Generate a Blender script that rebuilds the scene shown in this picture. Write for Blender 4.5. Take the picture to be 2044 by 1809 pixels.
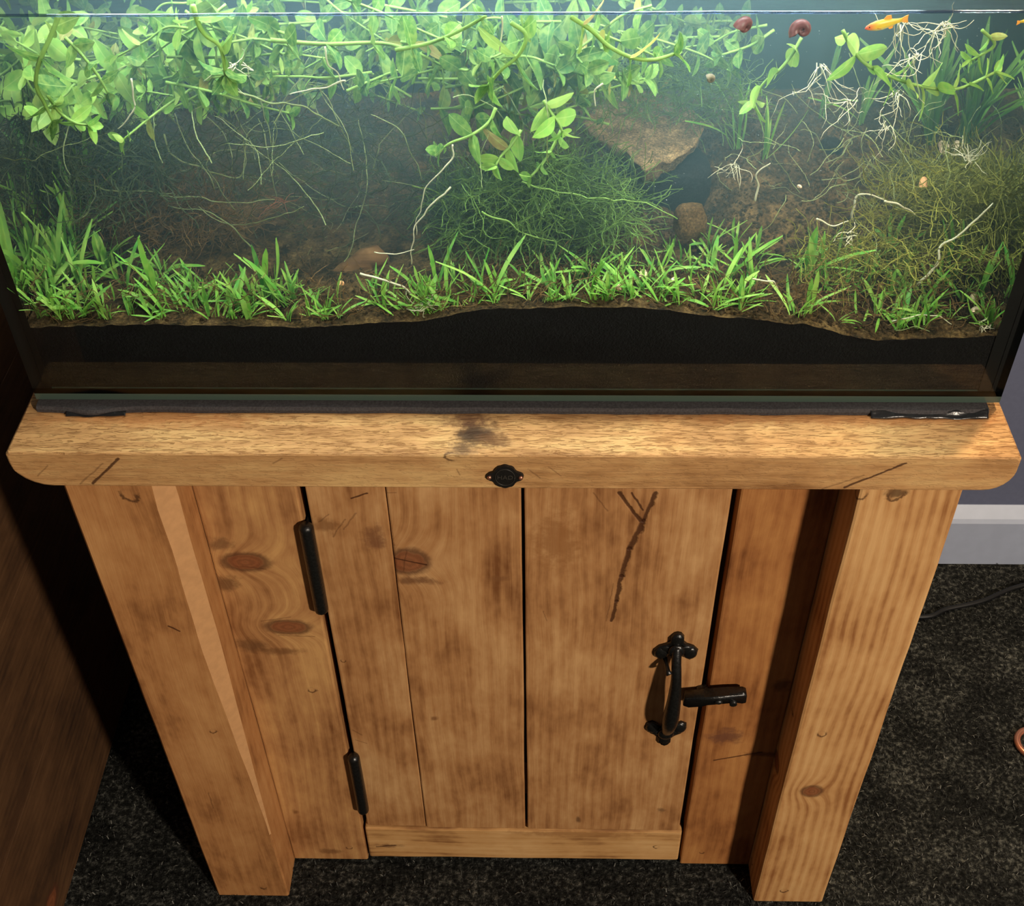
import bpy, bmesh, math, random
from mathutils import Vector, Matrix, noise as mnoise
for o in list(bpy.data.objects): bpy.data.objects.remove(o)
sc = bpy.context.scene
COL = sc.collection
R = math.radians

# ------------------------------------------------------------ camera
FPX = 2445.76
cam_loc = Vector((0.03117, -0.82264, 1.71755))
CR = Vector((0.99969459, 0.0206353, -0.01359786))
CU = Vector((-0.00443468, 0.6911018, 0.72274383))
CF = Vector((-0.02431154, 0.72246279, -0.69098224))
cd = bpy.data.cameras.new('camera'); cam = bpy.data.objects.new('camera', cd); COL.objects.link(cam)
cd.sensor_fit = 'HORIZONTAL'; cd.sensor_width = 36.0; cd.lens = FPX / 2044 * 36
cd.clip_start = 0.02; cd.clip_end = 50
cam.matrix_world = Matrix(((CR.x, CU.x, -CF.x, cam_loc.x), (CR.y, CU.y, -CF.y, cam_loc.y), (CR.z, CU.z, -CF.z, cam_loc.z), (0, 0, 0, 1)))
sc.camera = cam
# ------------------------------------------------------------ world, lamps, exposure
w = bpy.data.worlds.new('world'); sc.world = w; w.use_nodes = True
bg = w.node_tree.nodes['Background']; bg.inputs[0].default_value = (1.0, 0.86, 0.70, 1); bg.inputs[1].default_value = 0.07

def area(name, loc, target, power, color, sx, sy=None, shape='DISK'):
    l = bpy.data.lights.new(name, 'AREA'); l.energy = power; l.color = color; l.shape = shape; l.size = sx
    if sy: l.size_y = sy
    o = bpy.data.objects.new(name, l); COL.objects.link(o); o.location = loc
    o.rotation_euler = (Vector(target) - Vector(loc)).to_track_quat('-Z', 'Y').to_euler()
    return o
area('ceiling_lamp_front', (1.90, -2.50, 2.38), (0.0, 0.0, 0.5), 108, (1.0, 0.85, 0.68), 0.20)
area('ceiling_lamp_above', (0.75, 0.42, 2.40), (0.4, 0.1, 0.9), 26, (1.0, 0.76, 0.46), 0.10)
LED_Y, LED_Z = 0.185, 1.435
LED_X = -0.02
area('led_tubes', (LED_X, LED_Y, LED_Z), (LED_X, LED_Y, 0.5), 9.6, (0.93, 1.0, 0.97), 0.76, 0.07, 'RECTANGLE')
vs = sc.view_settings
vs.view_transform = 'Standard'; vs.look = 'None'; vs.exposure = 0.0; vs.gamma = 1.0; vs.use_curve_mapping = False
sc.cycles.transparent_max_bounces = 16
sc.cycles.volume_bounces = 0; sc.cycles.max_bounces = 4; sc.cycles.diffuse_bounces = 2; sc.cycles.glossy_bounces = 2

# ------------------------------------------------------------ main measures (metres)
ZT, TT = 0.9281, 0.0448              # worktop top and thickness
TL, TR = -0.462, 0.469               # tank sides
GY = 0.0678                          # front face of the tank glass
GT = 0.008                           # glass thickness
TB = 0.470                           # back of the tank
MATH = 0.0075                        # foam mat
ZB = ZT + MATH                       # base pane underside
ZF = ZB + 0.0075                     # base pane top
ZW = 1.3165                          # water level
ZTOP = 1.372                         # rim
LS, PS = 0.0254, 0.0815              # leg faces, plank faces
LXO, LXI, RXI, RXO = -0.4452, -0.3390, 0.3425, 0.4437
WALLY = 0.687

def at(px, py, Y):
    """point of the plane y = Y that the photograph shows at pixel (px, py)"""
    d = CF + CR * ((px - 1022) / FPX) - CU * ((py - 904.5) / FPX)
    return cam_loc + d * ((Y - cam_loc.y) / d.y)
def at_z(px, py, Z):
    d = CF + CR * ((px - 1022) / FPX) - CU * ((py - 904.5) / FPX)
    return cam_loc + d * ((Z - cam_loc.z) / d.z)

# ------------------------------------------------------------ object helpers
def tag(o, label=None, cat=None, group=None, kind=None):
    if label: o['label'] = label
    if cat: o['category'] = cat
    if group: o['group'] = group
    if kind: o['kind'] = kind
    return o
def empty(name, loc, label, cat, group=None):
    o = bpy.data.objects.new(name, None); COL.objects.link(o); o.location = loc; o.empty_display_size = 0.02
    return tag(o, label, cat, group)
def to_mesh(name, verts, faces, mats, smooth=False, fm=None):
    me = bpy.data.meshes.new(name); me.from_pydata([tuple(v) for v in verts], [], faces)
    for m in (mats if isinstance(mats, (list, tuple)) else [mats]): me.materials.append(m)
    if fm: me.polygons.foreach_set('material_index', fm)
    if smooth: me.polygons.foreach_set('use_smooth', [True] * len(me.polygons))
    me.update(); return me
def link(name, me, parent=None, world=False):
    o = bpy.data.objects.new(name, me); COL.objects.link(o)
    if parent:
        o.parent = parent
        if world: 
            p, off = parent, Vector((0, 0, 0))
            while p: off += p.location; p = p.parent
            o.location = -off
    return o
def bm_obj(name, bm, mats, parent=None, smooth=False, world=True):
    me = bpy.data.meshes.new(name); bmesh.ops.recalc_face_normals(bm, faces=bm.faces); bm.to_mesh(me); bm.free()
    for m in (mats if isinstance(mats, (list, tuple)) else [mats]): me.materials.append(m)
    if smooth: me.polygons.foreach_set('use_smooth', [True] * len(me.polygons))
    return link(name, me, parent, world)
def box_bm(x0, x1, y0, y1, z0, z1, bev=0.0, seg=1, cuts=None, wob=0.0, seed=0):
    bm = bmesh.new(); bmesh.ops.create_cube(bm, size=1)
    for v in bm.verts: v.co = Vector(((x0 + x1) / 2 + v.co.x * (x1 - x0), (y0 + y1) / 2 + v.co.y * (y1 - y0), (z0 + z1) / 2 + v.co.z * (z1 - z0)))
    if bev: bmesh.ops.bevel(bm, geom=bm.edges[:], offset=bev, segments=seg, affect='EDGES', profile=0.5)
    if cuts:
        ax, n = cuts; lo, hi = ((x0, x1), (y0, y1), (z0, z1))['XYZ'.index(ax)]
        for i in range(1, n):
            co = [0, 0, 0]; co['XYZ'.index(ax)] = lo + (hi - lo) * i / n; no = [0, 0, 0]; no['XYZ'.index(ax)] = 1
            bmesh.ops.bisect_plane(bm, geom=bm.verts[:] + bm.edges[:] + bm.faces[:], plane_co=co, plane_no=no)
    if wob:
        for v in bm.verts:
            q = v.co * 9 + Vector((seed * 3.1, seed * 1.7, 0)); n1 = mnoise.noise_vector(q); n2 = mnoise.noise_vector(q * 5)
            v.co += n1 * wob + n2 * wob * 0.4
    return bm
def tube(pts, rad, sides=6, caps=True):
    """verts, faces of a tube through pts; rad a number or a list"""
    V, F = [], []; n = len(pts); up = Vector((0.13, 0.21, 0.97))
    pts = [Vector(p) for p in pts]
    for i, p in enumerate(pts):
        t = (pts[min(i + 1, n - 1)] - pts[max(i - 1, 0)])
        t = t.normalized() if t.length > 1e-9 else Vector((0, 0, 1))
        a = t.cross(up); a = a.normalized() if a.length > 1e-4 else t.orthogonal().normalized(); b = t.cross(a)
        r = rad[i] if isinstance(rad, (list, tuple)) else rad
        for k in range(sides):
            th = 2 * math.pi * k / sides; V.append(p + a * (r * math.cos(th)) + b * (r * math.sin(th)))
    for i in range(n - 1):
        for k in range(sides):
            k2 = (k + 1) % sides; F.append((i * sides + k, i * sides + k2, (i + 1) * sides + k2, (i + 1) * sides + k))
    if caps: F.append(tuple(range(sides - 1, -1, -1))); F.append(tuple((n - 1) * sides + k for k in range(sides)))
    return V, F
def smooth_path(pts, n):
    """Catmull-Rom through pts, n points"""
    pts = [Vector(p) for p in pts]; P = [pts[0] * 2 - pts[1]] + pts + [pts[-1] * 2 - pts[-2]]; out = []
    for i in range(n):
        u = i / (n - 1) * (len(pts) - 1); k = min(int(u), len(pts) - 2); t = u - k
        a, b, c, d = P[k:k + 4]
        out.append(0.5 * ((2 * b) + (c - a) * t + (2 * a - 5 * b + 4 * c - d) * t * t + (3 * b - a - 3 * c + d) * t ** 3))
    return out

# ------------------------------------------------------------ material helpers
def S(r, g, b):
    f = lambda c: (c / 255 / 12.92) if c / 255 <= 0.04045 else ((c / 255 + 0.055) / 1.055) ** 2.4
    return (f(r), f(g), f(b), 1.0)
class NT:
    def __init__(s, name):
        s.m = bpy.data.materials.new(name); s.m.use_nodes = True; s.t = s.m.node_tree; s.t.nodes.clear()
        s.out = s.t.nodes.new('ShaderNodeOutputMaterial')
    def put(s, sock, v):
        if isinstance(v, bpy.types.NodeSocket): s.t.links.new(v, sock)
        elif v is not None: sock.default_value = v
    def node(s, typ, **kw):
        n = s.t.nodes.new(typ)
        for k, v in kw.items(): setattr(n, k, v)
        return n
    def M(s, op, a, b=None, c=None):
        n = s.node('ShaderNodeMath', operation=op)
        for i, v in enumerate((a, b, c)): s.put(n.inputs[i], v)
        return n.outputs[0]
    def obj(s):
        n = s.node('ShaderNodeTexCoord'); x = s.node('ShaderNodeSeparateXYZ'); s.t.links.new(n.outputs['Object'], x.inputs[0])
        return n.outputs['Object'], x.outputs[0], x.outputs[1], x.outputs[2]
    def vec(s, x, y, z):
        n = s.node('ShaderNodeCombineXYZ')
        for i, v in enumerate((x, y, z)): s.put(n.inputs[i], v)
        return n.outputs[0]
    def noise(s, vec, scale, detail=3, rough=0.55, dist=0.0):
        n = s.node('ShaderNodeTexNoise'); s.put(n.inputs['Vector'], vec); s.put(n.inputs['Scale'], scale)
        s.put(n.inputs['Detail'], detail); s.put(n.inputs['Roughness'], rough); s.put(n.inputs['Distortion'], dist)
        return n.outputs[0]
    def step(s, v, lo, hi, a=0.0, b=1.0):
        n = s.node('ShaderNodeMapRange', interpolation_type='SMOOTHSTEP')
        for k, x in zip(('Value', 'From Min', 'From Max', 'To Min', 'To Max'), (v, lo, hi, a, b)): s.put(n.inputs[k], x)
        return n.outputs[0]
    def mix(s, f, a, b, mode='MIX'):
        n = s.node('ShaderNodeMix', data_type='RGBA', blend_type=mode); s.put(n.inputs[0], f); s.put(n.inputs[6], a); s.put(n.inputs[7], b)
        return n.outputs[2]
    def ramp(s, f, stops):
        n = s.node('ShaderNodeValToRGB'); s.put(n.inputs[0], f); e = n.color_ramp.elements
        while len(e) < len(stops): e.new(0.5)
        for i, (p, c) in enumerate(stops): e[i].position = p; e[i].color = c
        return n.outputs[0]
    def bump(s, h, strength=0.4, dist=0.001):
        n = s.node('ShaderNodeBump'); s.put(n.inputs['Height'], h); n.inputs['Strength'].default_value = strength; n.inputs['Distance'].default_value = dist
        return n.outputs[0]
    def bsdf(s, color, rough=0.6, normal=None, metal=0.0, spec=0.4, **kw):
        n = s.node('ShaderNodeBsdfPrincipled'); s.put(n.inputs['Base Color'], color); s.put(n.inputs['Roughness'], rough)
        s.put(n.inputs['Metallic'], metal); s.put(n.inputs['Specular IOR Level'], spec)
        if normal: s.put(n.inputs['Normal'], normal)
        for k, v in kw.items(): s.put(n.inputs[k], v)
        return n.outputs[0]
    def done(s, shader, vol=None):
        s.t.links.new(shader, s.out.inputs[0])
        if vol: s.t.links.new(vol, s.out.inputs[1])
        return s.m
def plain(name, col, rough=0.6, metal=0.0, spec=0.4, var=0.0, scale=60.0, bump=0.0):
    t = NT(name); v, x, y, z = t.obj(); c = col; nrm = None
    if var or bump:
        n = t.noise(v, scale, 4)
        if var: c = t.mix(t.M('MULTIPLY', t.step(n, 0.3, 0.7), 1.0), tuple(k * (1 - var) for k in col[:3]) + (1,), tuple(min(1, k * (1 + var)) for k in col[:3]) + (1,))
        if bump: nrm = t.bump(n, bump, 0.002)
    return t.done(t.bsdf(c, rough, nrm, metal, spec))

W_LIGHT, W_MID, W_DARK = S(206, 160, 108), S(178, 128, 80), S(124, 78, 42)
def wood(name, axis, seed, light=W_LIGHT, mid=W_MID, dark=W_DARK, knots=(), cracks=(), spots=(), stains=(), bands=1.0, rough=0.62, saw=0.0, bumpk=0.35):
    """grain along `axis`; knots (u, w, ru, rw), cracks ((u,w),(u,w),width), spots (u, w, r), stains (u, w, ru, rw, colour)
    u runs across the board and w along it"""
    t = NT(name); v, X, Y, Z = t.obj()
    if axis == 'Z': u, wv = t.M('ADD', X, t.M('MULTIPLY', Y, 0.9)), Z
    elif axis == 'X': u, wv = t.M('ADD', Y, Z), X
    else: u, wv = t.M('ADD', X, Z), Y
    warp = t.M('MULTIPLY', t.M('SUBTRACT', t.noise(t.vec(t.M('MULTIPLY', u, 7.0), t.M('MULTIPLY', wv, 2.2), seed * 1.37), 1.0, 2), 0.5), 0.030)
    g = t.M('ADD', u, warp); kd = []
    for (ku, kw, ru, rw) in knots:
        du = t.M('DIVIDE', t.M('SUBTRACT', u, ku), ru); dw = t.M('DIVIDE', t.M('SUBTRACT', wv, kw), rw)
        d2 = t.M('ADD', t.M('MULTIPLY', du, du), t.M('MULTIPLY', dw, dw)); kd.append((d2, ru))
        g = t.M('ADD', g, t.M('MULTIPLY', t.M('POWER', 0.78, d2), ru * 1.3))
    streak = t.noise(t.vec(t.M('MULTIPLY', g, 75.0), t.M('MULTIPLY', wv, 2.6), seed), 1.0, 3, 0.6)
    fine = t.noise(t.vec(t.M('MULTIPLY', g, 420.0), t.M('MULTIPLY', wv, 16.0), seed + 4.0), 1.0, 3, 0.7)
    blotch = t.noise(t.vec(t.M('MULTIPLY', u, 13.0), t.M('MULTIPLY', wv, 7.0), seed + 9.0), 1.0, 4, 0.6)
    ring = t.M('SINE', t.M('MULTIPLY', g, 520.0))
    mott = t.noise(t.vec(t.M('MULTIPLY', g, 60.0), t.M('MULTIPLY', wv, 24.0), seed + 6.0), 1.0, 3, 0.65)
    n90 = t.M('SUBTRACT', t.noise(v, 90.0, 3, 0.65), 0.5)
    f = t.M('ADD', t.M('MULTIPLY', streak, 0.26), t.M('MULTIPLY', blotch, 0.56)); f = t.M('ADD', f, t.M('ADD', t.M('MULTIPLY', fine, 0.15), t.M('MULTIPLY', mott, 0.20)))
    f = t.M('ADD', f, t.M('MULTIPLY', ring, 0.020 * bands))
    col = t.ramp(f, [(0.42, dark), (0.57, mid), (0.72, light)])
    h = t.M('ADD', t.M('MULTIPLY', fine, 0.6), t.M('MULTIPLY', streak, 0.5))
    if saw:
        sn = t.noise(t.vec(t.M('MULTIPLY', u, 420.0), t.M('MULTIPLY', wv, 62.0), seed + 2), 1.0, 3, 0.6, 1.2)
        gm = t.node('ShaderNodeNewGeometry'); gs = t.node('ShaderNodeSeparateXYZ'); t.t.links.new(gm.outputs['Normal'], gs.inputs[0])
        pit = t.M('MULTIPLY', t.step(sn, 0.50, 0.64), t.step(gs.outputs[2], 0.3, 0.7, 0.18, 1.0)); col = t.mix(t.M('MULTIPLY', pit, saw), col, S(120, 76, 34)); h = t.M('SUBTRACT', h, t.M('MULTIPLY', pit, 2.0))
    for (su, sw, ru, rw, c) in stains:
        du = t.M('DIVIDE', t.M('SUBTRACT', u, su), ru); dw = t.M('DIVIDE', t.M('SUBTRACT', wv, sw), rw)
        d = t.M('SQRT', t.M('ADD', t.M('MULTIPLY', du, du), t.M('MULTIPLY', dw, dw)))
        d = t.M('ADD', d, t.M('MULTIPLY', n90, 1.7))
        col = t.mix(t.step(d, 0.30, 1.25, 0.72, 0.0), col, c)
    for d2, ru in kd:
        d = t.M('ADD', t.M('SQRT', d2), t.M('MULTIPLY', n90, 0.5))
        rr = t.M('ADD', 0.5, t.M('MULTIPLY', t.M('SINE', t.M('MULTIPLY', d, 16.0)), 0.5))
        kc = t.mix(rr, S(120, 68, 40), S(138, 80, 48))
        col = t.mix(t.step(d, 0.75, 1.05, 0.9, 0.0), col, kc)
        rim = t.M('MULTIPLY', t.step(d, 0.72, 0.98), t.step(d, 0.98, 1.45, 1.0, 0.0))
        col = t.mix(t.M('MULTIPLY', rim, 0.75), col, S(84, 48, 30))
    for (su, sw, r) in spots:
        du = t.M('SUBTRACT', u, su); dw = t.M('MULTIPLY', t.M('SUBTRACT', wv, sw), 0.9)
        d = t.M('DIVIDE', t.M('SQRT', t.M('ADD', t.M('MULTIPLY', du, du), t.M('MULTIPLY', dw, dw))), r)
        d = t.M('ADD', d, t.M('MULTIPLY', n90, 1.8))
        k = t.M('MULTIPLY', t.M('MULTIPLY', t.step(d, 0.45, 0.8), t.step(d, 0.85, 1.2, 1.0, 0.0)), t.step(t.M('ADD', t.M('DIVIDE', dw, r), t.M('MULTIPLY', n90, 2.0)), -0.2, 0.5, 1.0, 0.12))
        col = t.mix(t.M('MULTIPLY', k, 0.8), col, S(70, 42, 22))
    for (a, b, wd) in cracks:
        nx = t.M('MULTIPLY', n90, max(wd * 1.5, 0.0045))
        px, pz = t.M('SUBTRACT', t.M('ADD', u, nx), a[0]), t.M('SUBTRACT', wv, a[1])
        bx, bz = b[0] - a[0], b[1] - a[1]; L2 = bx * bx + bz * bz
        k = t.M('DIVIDE', t.M('ADD', t.M('MULTIPLY', px, bx), t.M('MULTIPLY', pz, bz)), L2)
        k = t.M('MINIMUM', t.M('MAXIMUM', k, 0.0), 1.0)
        dx, dz = t.M('SUBTRACT', px, t.M('MULTIPLY', k, bx)), t.M('SUBTRACT', pz, t.M('MULTIPLY', k, bz))
        d = t.M('SQRT', t.M('ADD', t.M('MULTIPLY', dx, dx), t.M('MULTIPLY', dz, dz)))
        d = t.M('MULTIPLY', d, t.M('ADD', 1.0, t.M('MULTIPLY', n90, 1.1)))
        mk = t.step(d, wd * 0.35, wd, 1.0, 0.0)
        col = t.mix(t.M('MULTIPLY', mk, 0.88 if wd > 0.0015 else 0.38), col, S(70, 38, 18))
        if wd > 0.0025: h = t.M('SUBTRACT', h, t.M('MULTIPLY', mk, 4.0))
    return t.done(t.bsdf(col, rough, t.bump(h, bumpk, 0.0016), 0.0, 0.3))

def UZ(px, py, Y): p = at(px, py, Y); return (p.x + 0.9 * Y, p.z)
def UX(px, py, Y): p = at(px, py, Y); return (Y + p.z, p.x)
def UT(px, py): p = at_z(px, py, ZT); return (p.y + ZT, p.x)
# stock materials
IRON = plain('black_iron', S(20, 20, 19), 0.32, 0.0, 0.6, 0.3, 300, 0.25)
COPPER = plain('copper', S(232, 160, 128), 0.32, 0.85)
FOAM = plain('black_foam', S(62, 60, 62), 0.85, 0, 0.2, 0.25, 500, 0.3)
TAPE = plain('black_tape', S(26, 26, 28), 0.28, 0, 0.6, 0.2, 90, 0.5)
SILICONE = plain('black_silicone', S(9, 10, 9), 0.5)
BLACK = plain('black_plastic', S(16, 16, 17), 0.5)
FILM = plain('black_backing_film', S(12, 17, 22), 0.7)

# ============================================================ THE ROOM
def carpet_mat():
    t = NT('charcoal_carpet'); v, X, Y, Z = t.obj()
    a = t.noise(v, 130.0, 5, 0.7); b = t.noise(v, 14.0, 3); c = t.noise(v, 420.0, 3, 0.7)
    f = t.M('ADD', t.M('MULTIPLY', a, 0.75), t.M('ADD', t.M('MULTIPLY', b, 0.25), t.M('MULTIPLY', c, 0.12)))
    col = t.ramp(f, [(0.47, S(15, 16, 15)), (0.58, S(40, 41, 39)), (0.66, S(84, 85, 80)), (0.76, S(136, 136, 128))])
    return t.done(t.bsdf(col, 0.95, t.bump(t.M('ADD', a, c), 0.9, 0.004), 0, 0.1))
CARPET = carpet_mat()
tag(bm_obj('floor', box_bm(-2.2, 2.4, -3.2, WALLY + 0.02, -0.05, 0.0), CARPET), 'charcoal flecked carpet covering the floor', kind='structure')
def wall_mat():
    t = NT('blue_grey_paint'); v, X, Y, Z = t.obj(); n = t.noise(v, 120.0, 3)
    return t.done(t.bsdf(t.mix(n, S(92, 98, 122), S(102, 108, 132)), 0.7, t.bump(n, 0.1, 0.001), 0, 0.3))
WALL = wall_mat(); WHITE = plain('white_gloss_paint', S(168, 178, 200), 0.4, 0, 0.4, 0.03, 40)
tag(bm_obj('wall_back', box_bm(-2.2, 2.4, WALLY + 0.016, WALLY + 0.12, 0.0, 2.5), WALL), 'blue grey painted wall behind the tank', kind='structure')
tag(bm_obj('wall_right', box_bm(2.4, 2.5, -3.2, WALLY + 0.12, 0.0, 2.5), WALL), 'blue grey painted side wall', kind='structure')
tag(bm_obj('wall_left', box_bm(-2.3, -2.2, -3.2, WALLY + 0.12, 0.0, 2.5), WALL), 'blue grey painted side wall', kind='structure')
bm = bmesh.new()
prof = [(WALLY + 0.016, 0.0), (WALLY - 0.004, 0.0), (WALLY - 0.004, 0.108), (WALLY, 0.116), (WALLY + 0.015, 0.137), (WALLY + 0.016, 0.137)]
a = [bm.verts.new((-2.2, y, z)) for y, z in prof]; b = [bm.verts.new((2.4, y, z)) for y, z in prof]
for i in range(len(prof)): bm.faces.new((a[i], a[(i + 1) % len(prof)], b[(i + 1) % len(prof)], b[i]))
bm.faces.new(a); bm.faces.new(b[::-1])
tag(bm_obj('baseboard_back', bm, WHITE), 'white skirting board along the back wall', kind='structure')
# carpet pile: short crimped fibres near the cabinet
rnd = random.Random(5); V, F, fm = [], [], []
for i in range(15000):
    if rnd.random() < 0.55: x, y = rnd.uniform(0.30, 0.95), rnd.uniform(-0.12, 0.68)
    else: x, y = rnd.uniform(-0.68, 0.6), rnd.uniform(-0.22, 0.30)
    th = rnd.uniform(0, 6.283); L = rnd.uniform(0.003, 0.009); wd = rnd.uniform(0.0004, 0.0008); h = rnd.uniform(0.001, 0.005)
    dx, dy = math.cos(th), math.sin(th); k = len(V)
    V += [(x - dy * wd, y + dx * wd, 0.0), (x + dy * wd, y - dx * wd, 0.0), (x + dx * L * .5 - dy * wd, y + dy * L * .5 + dx * wd, h), (x + dx * L * .5 + dy * wd, y + dy * L * .5 - dx * wd, h), (x + dx * L, y + dy * L, h * 0.3)]
    F += [(k, k + 1, k + 3, k + 2), (k + 2, k + 3, k + 4)]; m = 0 if rnd.random() < 0.62 else (1 if rnd.random() < 0.75 else 2); fm += [m, m]
FIB = [plain('fibre_dark', S(24, 25, 24), 0.9), plain('fibre_grey', S(66, 67, 64), 0.9), plain('fibre_pale', S(108, 108, 102), 0.9)]
tag(link('carpet_pile', to_mesh('carpet_pile', V, F, FIB, fm=fm)), 'crimped dark and pale fibres of the carpet', 'carpet pile', kind='stuff')

# ============================================================ THE CABINET
cab = empty('aquarium_cabinet', (0, 0.29, 0), 'rustic waxed pine cabinet with a plank door under the aquarium', 'cabinet')
WL = wood('pine_leg_left', 'Z', 1.0, bands=0.5, light=S(200, 148, 94), mid=S(180, 126, 76), spots=(UZ(258, 988, LS) + (0.009,), UZ(425, 1460, LS) + (0.005,), UZ(527, 1772, LS) + (0.006,)), cracks=((UZ(337, 1250, LS), UZ(358, 1260, LS), 0.0018), (UZ(416, 1583, LS), UZ(426, 1614, LS), 0.0013)))
WR = wood('pine_leg_right', 'Z', 2.3, bands=3.2, light=S(214, 168, 112), mid=S(196, 146, 92), dark=S(150, 98, 54), knots=(UZ(1620, 1580, LS) + (0.012, 0.012),), spots=(UZ(1640, 1465, LS) + (0.006,), UZ(1565, 1778, LS) + (0.006,), UZ(1790, 988, LS) + (0.009,), UZ(1718, 990, LS) + (0.007,)), stains=(UZ(1790, 984, LS) + (0.012, 0.008, S(40, 26, 18)),))
FRESH = plain('fresh_cut_pine', S(200, 152, 104), 0.6, 0, 0.3, 0.06, 90, 0.2)
# left front leg with a long tapering chamfer on its inner edge
def leg_bm(x0, x1, y0, y1, z0, z1, seed):
    return box_bm(x0, x1, y0, y1, z0, z1, 0.0035, 2, ('Z', 26), 0.0011, seed)
def chamfer_leg():
    V, F, fm = [], [], []; n = 30
    for i in range(n + 1):
        z = i / n * (ZT - TT); c = max(0.0022, 0.0165 * min(1, max(0, (z - 0.16) / 0.42)) * (1 + 0.18 * mnoise.noise(Vector((z * 14, 0, 0)))))
        if z < 0.16: c = 0.0022
        wb = 0.0009 * mnoise.noise(Vector((z * 11, 3, 0)))
        x0, x1, y0, y1 = LXO + wb, LXI, LS, LS + 0.088
        ring = [(x0 + .003, y0), (x1 - c, y0), (x1, y0 + c * 1.0), (x1, y1), (x0, y1), (x0, y0 + .003)]
        V += [(x, y, z) for x, y in ring]
    for i in range(n):
        for k in range(6):
            k2 = (k + 1) % 6; F.append((i * 6 + k, i * 6 + k2, (i + 1) * 6 + k2, (i + 1) * 6 + k)); fm.append(1 if k == 1 and V[i * 6][2] > 0.15 else 0)
    F += [tuple(range(5, -1, -1)), tuple(n * 6 + k for k in range(6))]; fm += [0, 0]
    return to_mesh('leg', V, F, [WL, FRESH], fm=fm)
link('leg', chamfer_leg(), cab, True)
bm_obj('leg', leg_bm(RXI, RXO, LS, LS + 0.088, 0, ZT - TT, 4), WR, cab)
bm_obj('leg', leg_bm(LXO, LXI, 0.44, 0.53, 0, ZT - TT, 5), WL, cab)
bm_obj('leg', leg_bm(RXI, RXO, 0.44, 0.53, 0, ZT - TT, 6), WR, cab)
WS1 = wood('pine_stile_left', 'Z', 3.1, light=S(206, 158, 100), knots=(UZ(490, 1122, PS) + (0.024, 0.014), UZ(575, 1252, PS) + (0.024, 0.012)), stains=(UZ(452, 1165, PS) + (0.018, 0.016, S(96, 62, 36)), UZ(440, 1085, PS) + (0.016, 0.012, S(110, 74, 46)), UZ(500, 1288, PS) + (0.024, 0.014, S(104, 70, 42)), UZ(560, 1300, PS) + (0.03, 0.008, S(120, 80, 46)), UZ(660, 1700, PS) + (0.02, 0.008, S(120, 80, 46)), UZ(590, 1622, PS) + (0.006, 0.007, S(120, 76, 40))), spots=(UZ(622, 1377, PS) + (0.006,), UZ(697, 1692, PS) + (0.005,)), cracks=((UZ(556, 1268, PS), UZ(628, 1271, PS), 0.0014), (UZ(480, 1130, PS), UZ(530, 1136, PS), 0.0014), (UZ(520, 1240, PS), UZ(580, 1232, PS), 0.0012)))
bm_obj('stile', box_bm(LXI, -0.2270, PS, PS + 0.022, 0.004, ZT - TT, 0.0025, 2, ('Z', 18), 0.0009, 7), WS1, cab)
WS2 = wood('pine_stile_right', 'Z', 4.6, light=S(188, 132, 76), mid=S(164, 108, 60), dark=S(116, 68, 34), stains=(UZ(1450, 1470, PS) + (0.026, 0.018, S(100, 62, 48)), UZ(1560, 1368, PS) + (0.014, 0.014, S(92, 60, 38)), UZ(1520, 1506, PS) + (0.024, 0.007, S(92, 56, 34))), cracks=((UZ(1425, 1518, PS), UZ(1520, 1502, PS), 0.0018),), spots=(UZ(1400, 1702, PS) + (0.004,),))
bm_obj('stile', box_bm(0.2400, RXI, PS, PS + 0.022, 0.004, ZT - TT, 0.0025, 2, ('Z', 18), 0.0009, 8), WS2, cab)
WRAIL = wood('pine_rail', 'X', 5.2, light=S(216, 172, 116), mid=S(198, 150, 94), stains=(UX(1160, 1664, PS) + (0.010, 0.10, S(160, 112, 66)), UX(775, 1688, PS) + (0.006, 0.022, S(112, 74, 46))), cracks=((UX(752, 1690, PS), UX(790, 1687, PS), 0.002),), spots=(UX(1310, 1690, PS) + (0.005,),))
bm_obj('bottom_rail', box_bm(-0.2235, 0.2360, PS - 0.001, PS + 0.020, 0.016, 0.098, 0.003, 2, ('X', 18), 0.001, 9), WRAIL, cab)
WSIDE = wood('pine_side', 'Z', 6.0)
for i in range(3):
    y0 = 0.114 + i * 0.1085
    bm_obj('side_panel', box_bm(LXO + 0.02, LXO + 0.04, y0, y0 + 0.1075, 0.01, ZT - TT, 0.002), WSIDE, cab)
    bm_obj('side_panel', box_bm(RXO - 0.04, RXO - 0.02, y0, y0 + 0.1075, 0.01, ZT - TT, 0.002), WSIDE, cab)
bm_obj('back_panel', box_bm(LXI, RXI, 0.505, 0.518, 0.01, ZT - TT, 0.002), WSIDE, cab)
INT = plain('dark_cabinet_inside', S(40, 26, 16), 0.9)
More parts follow.
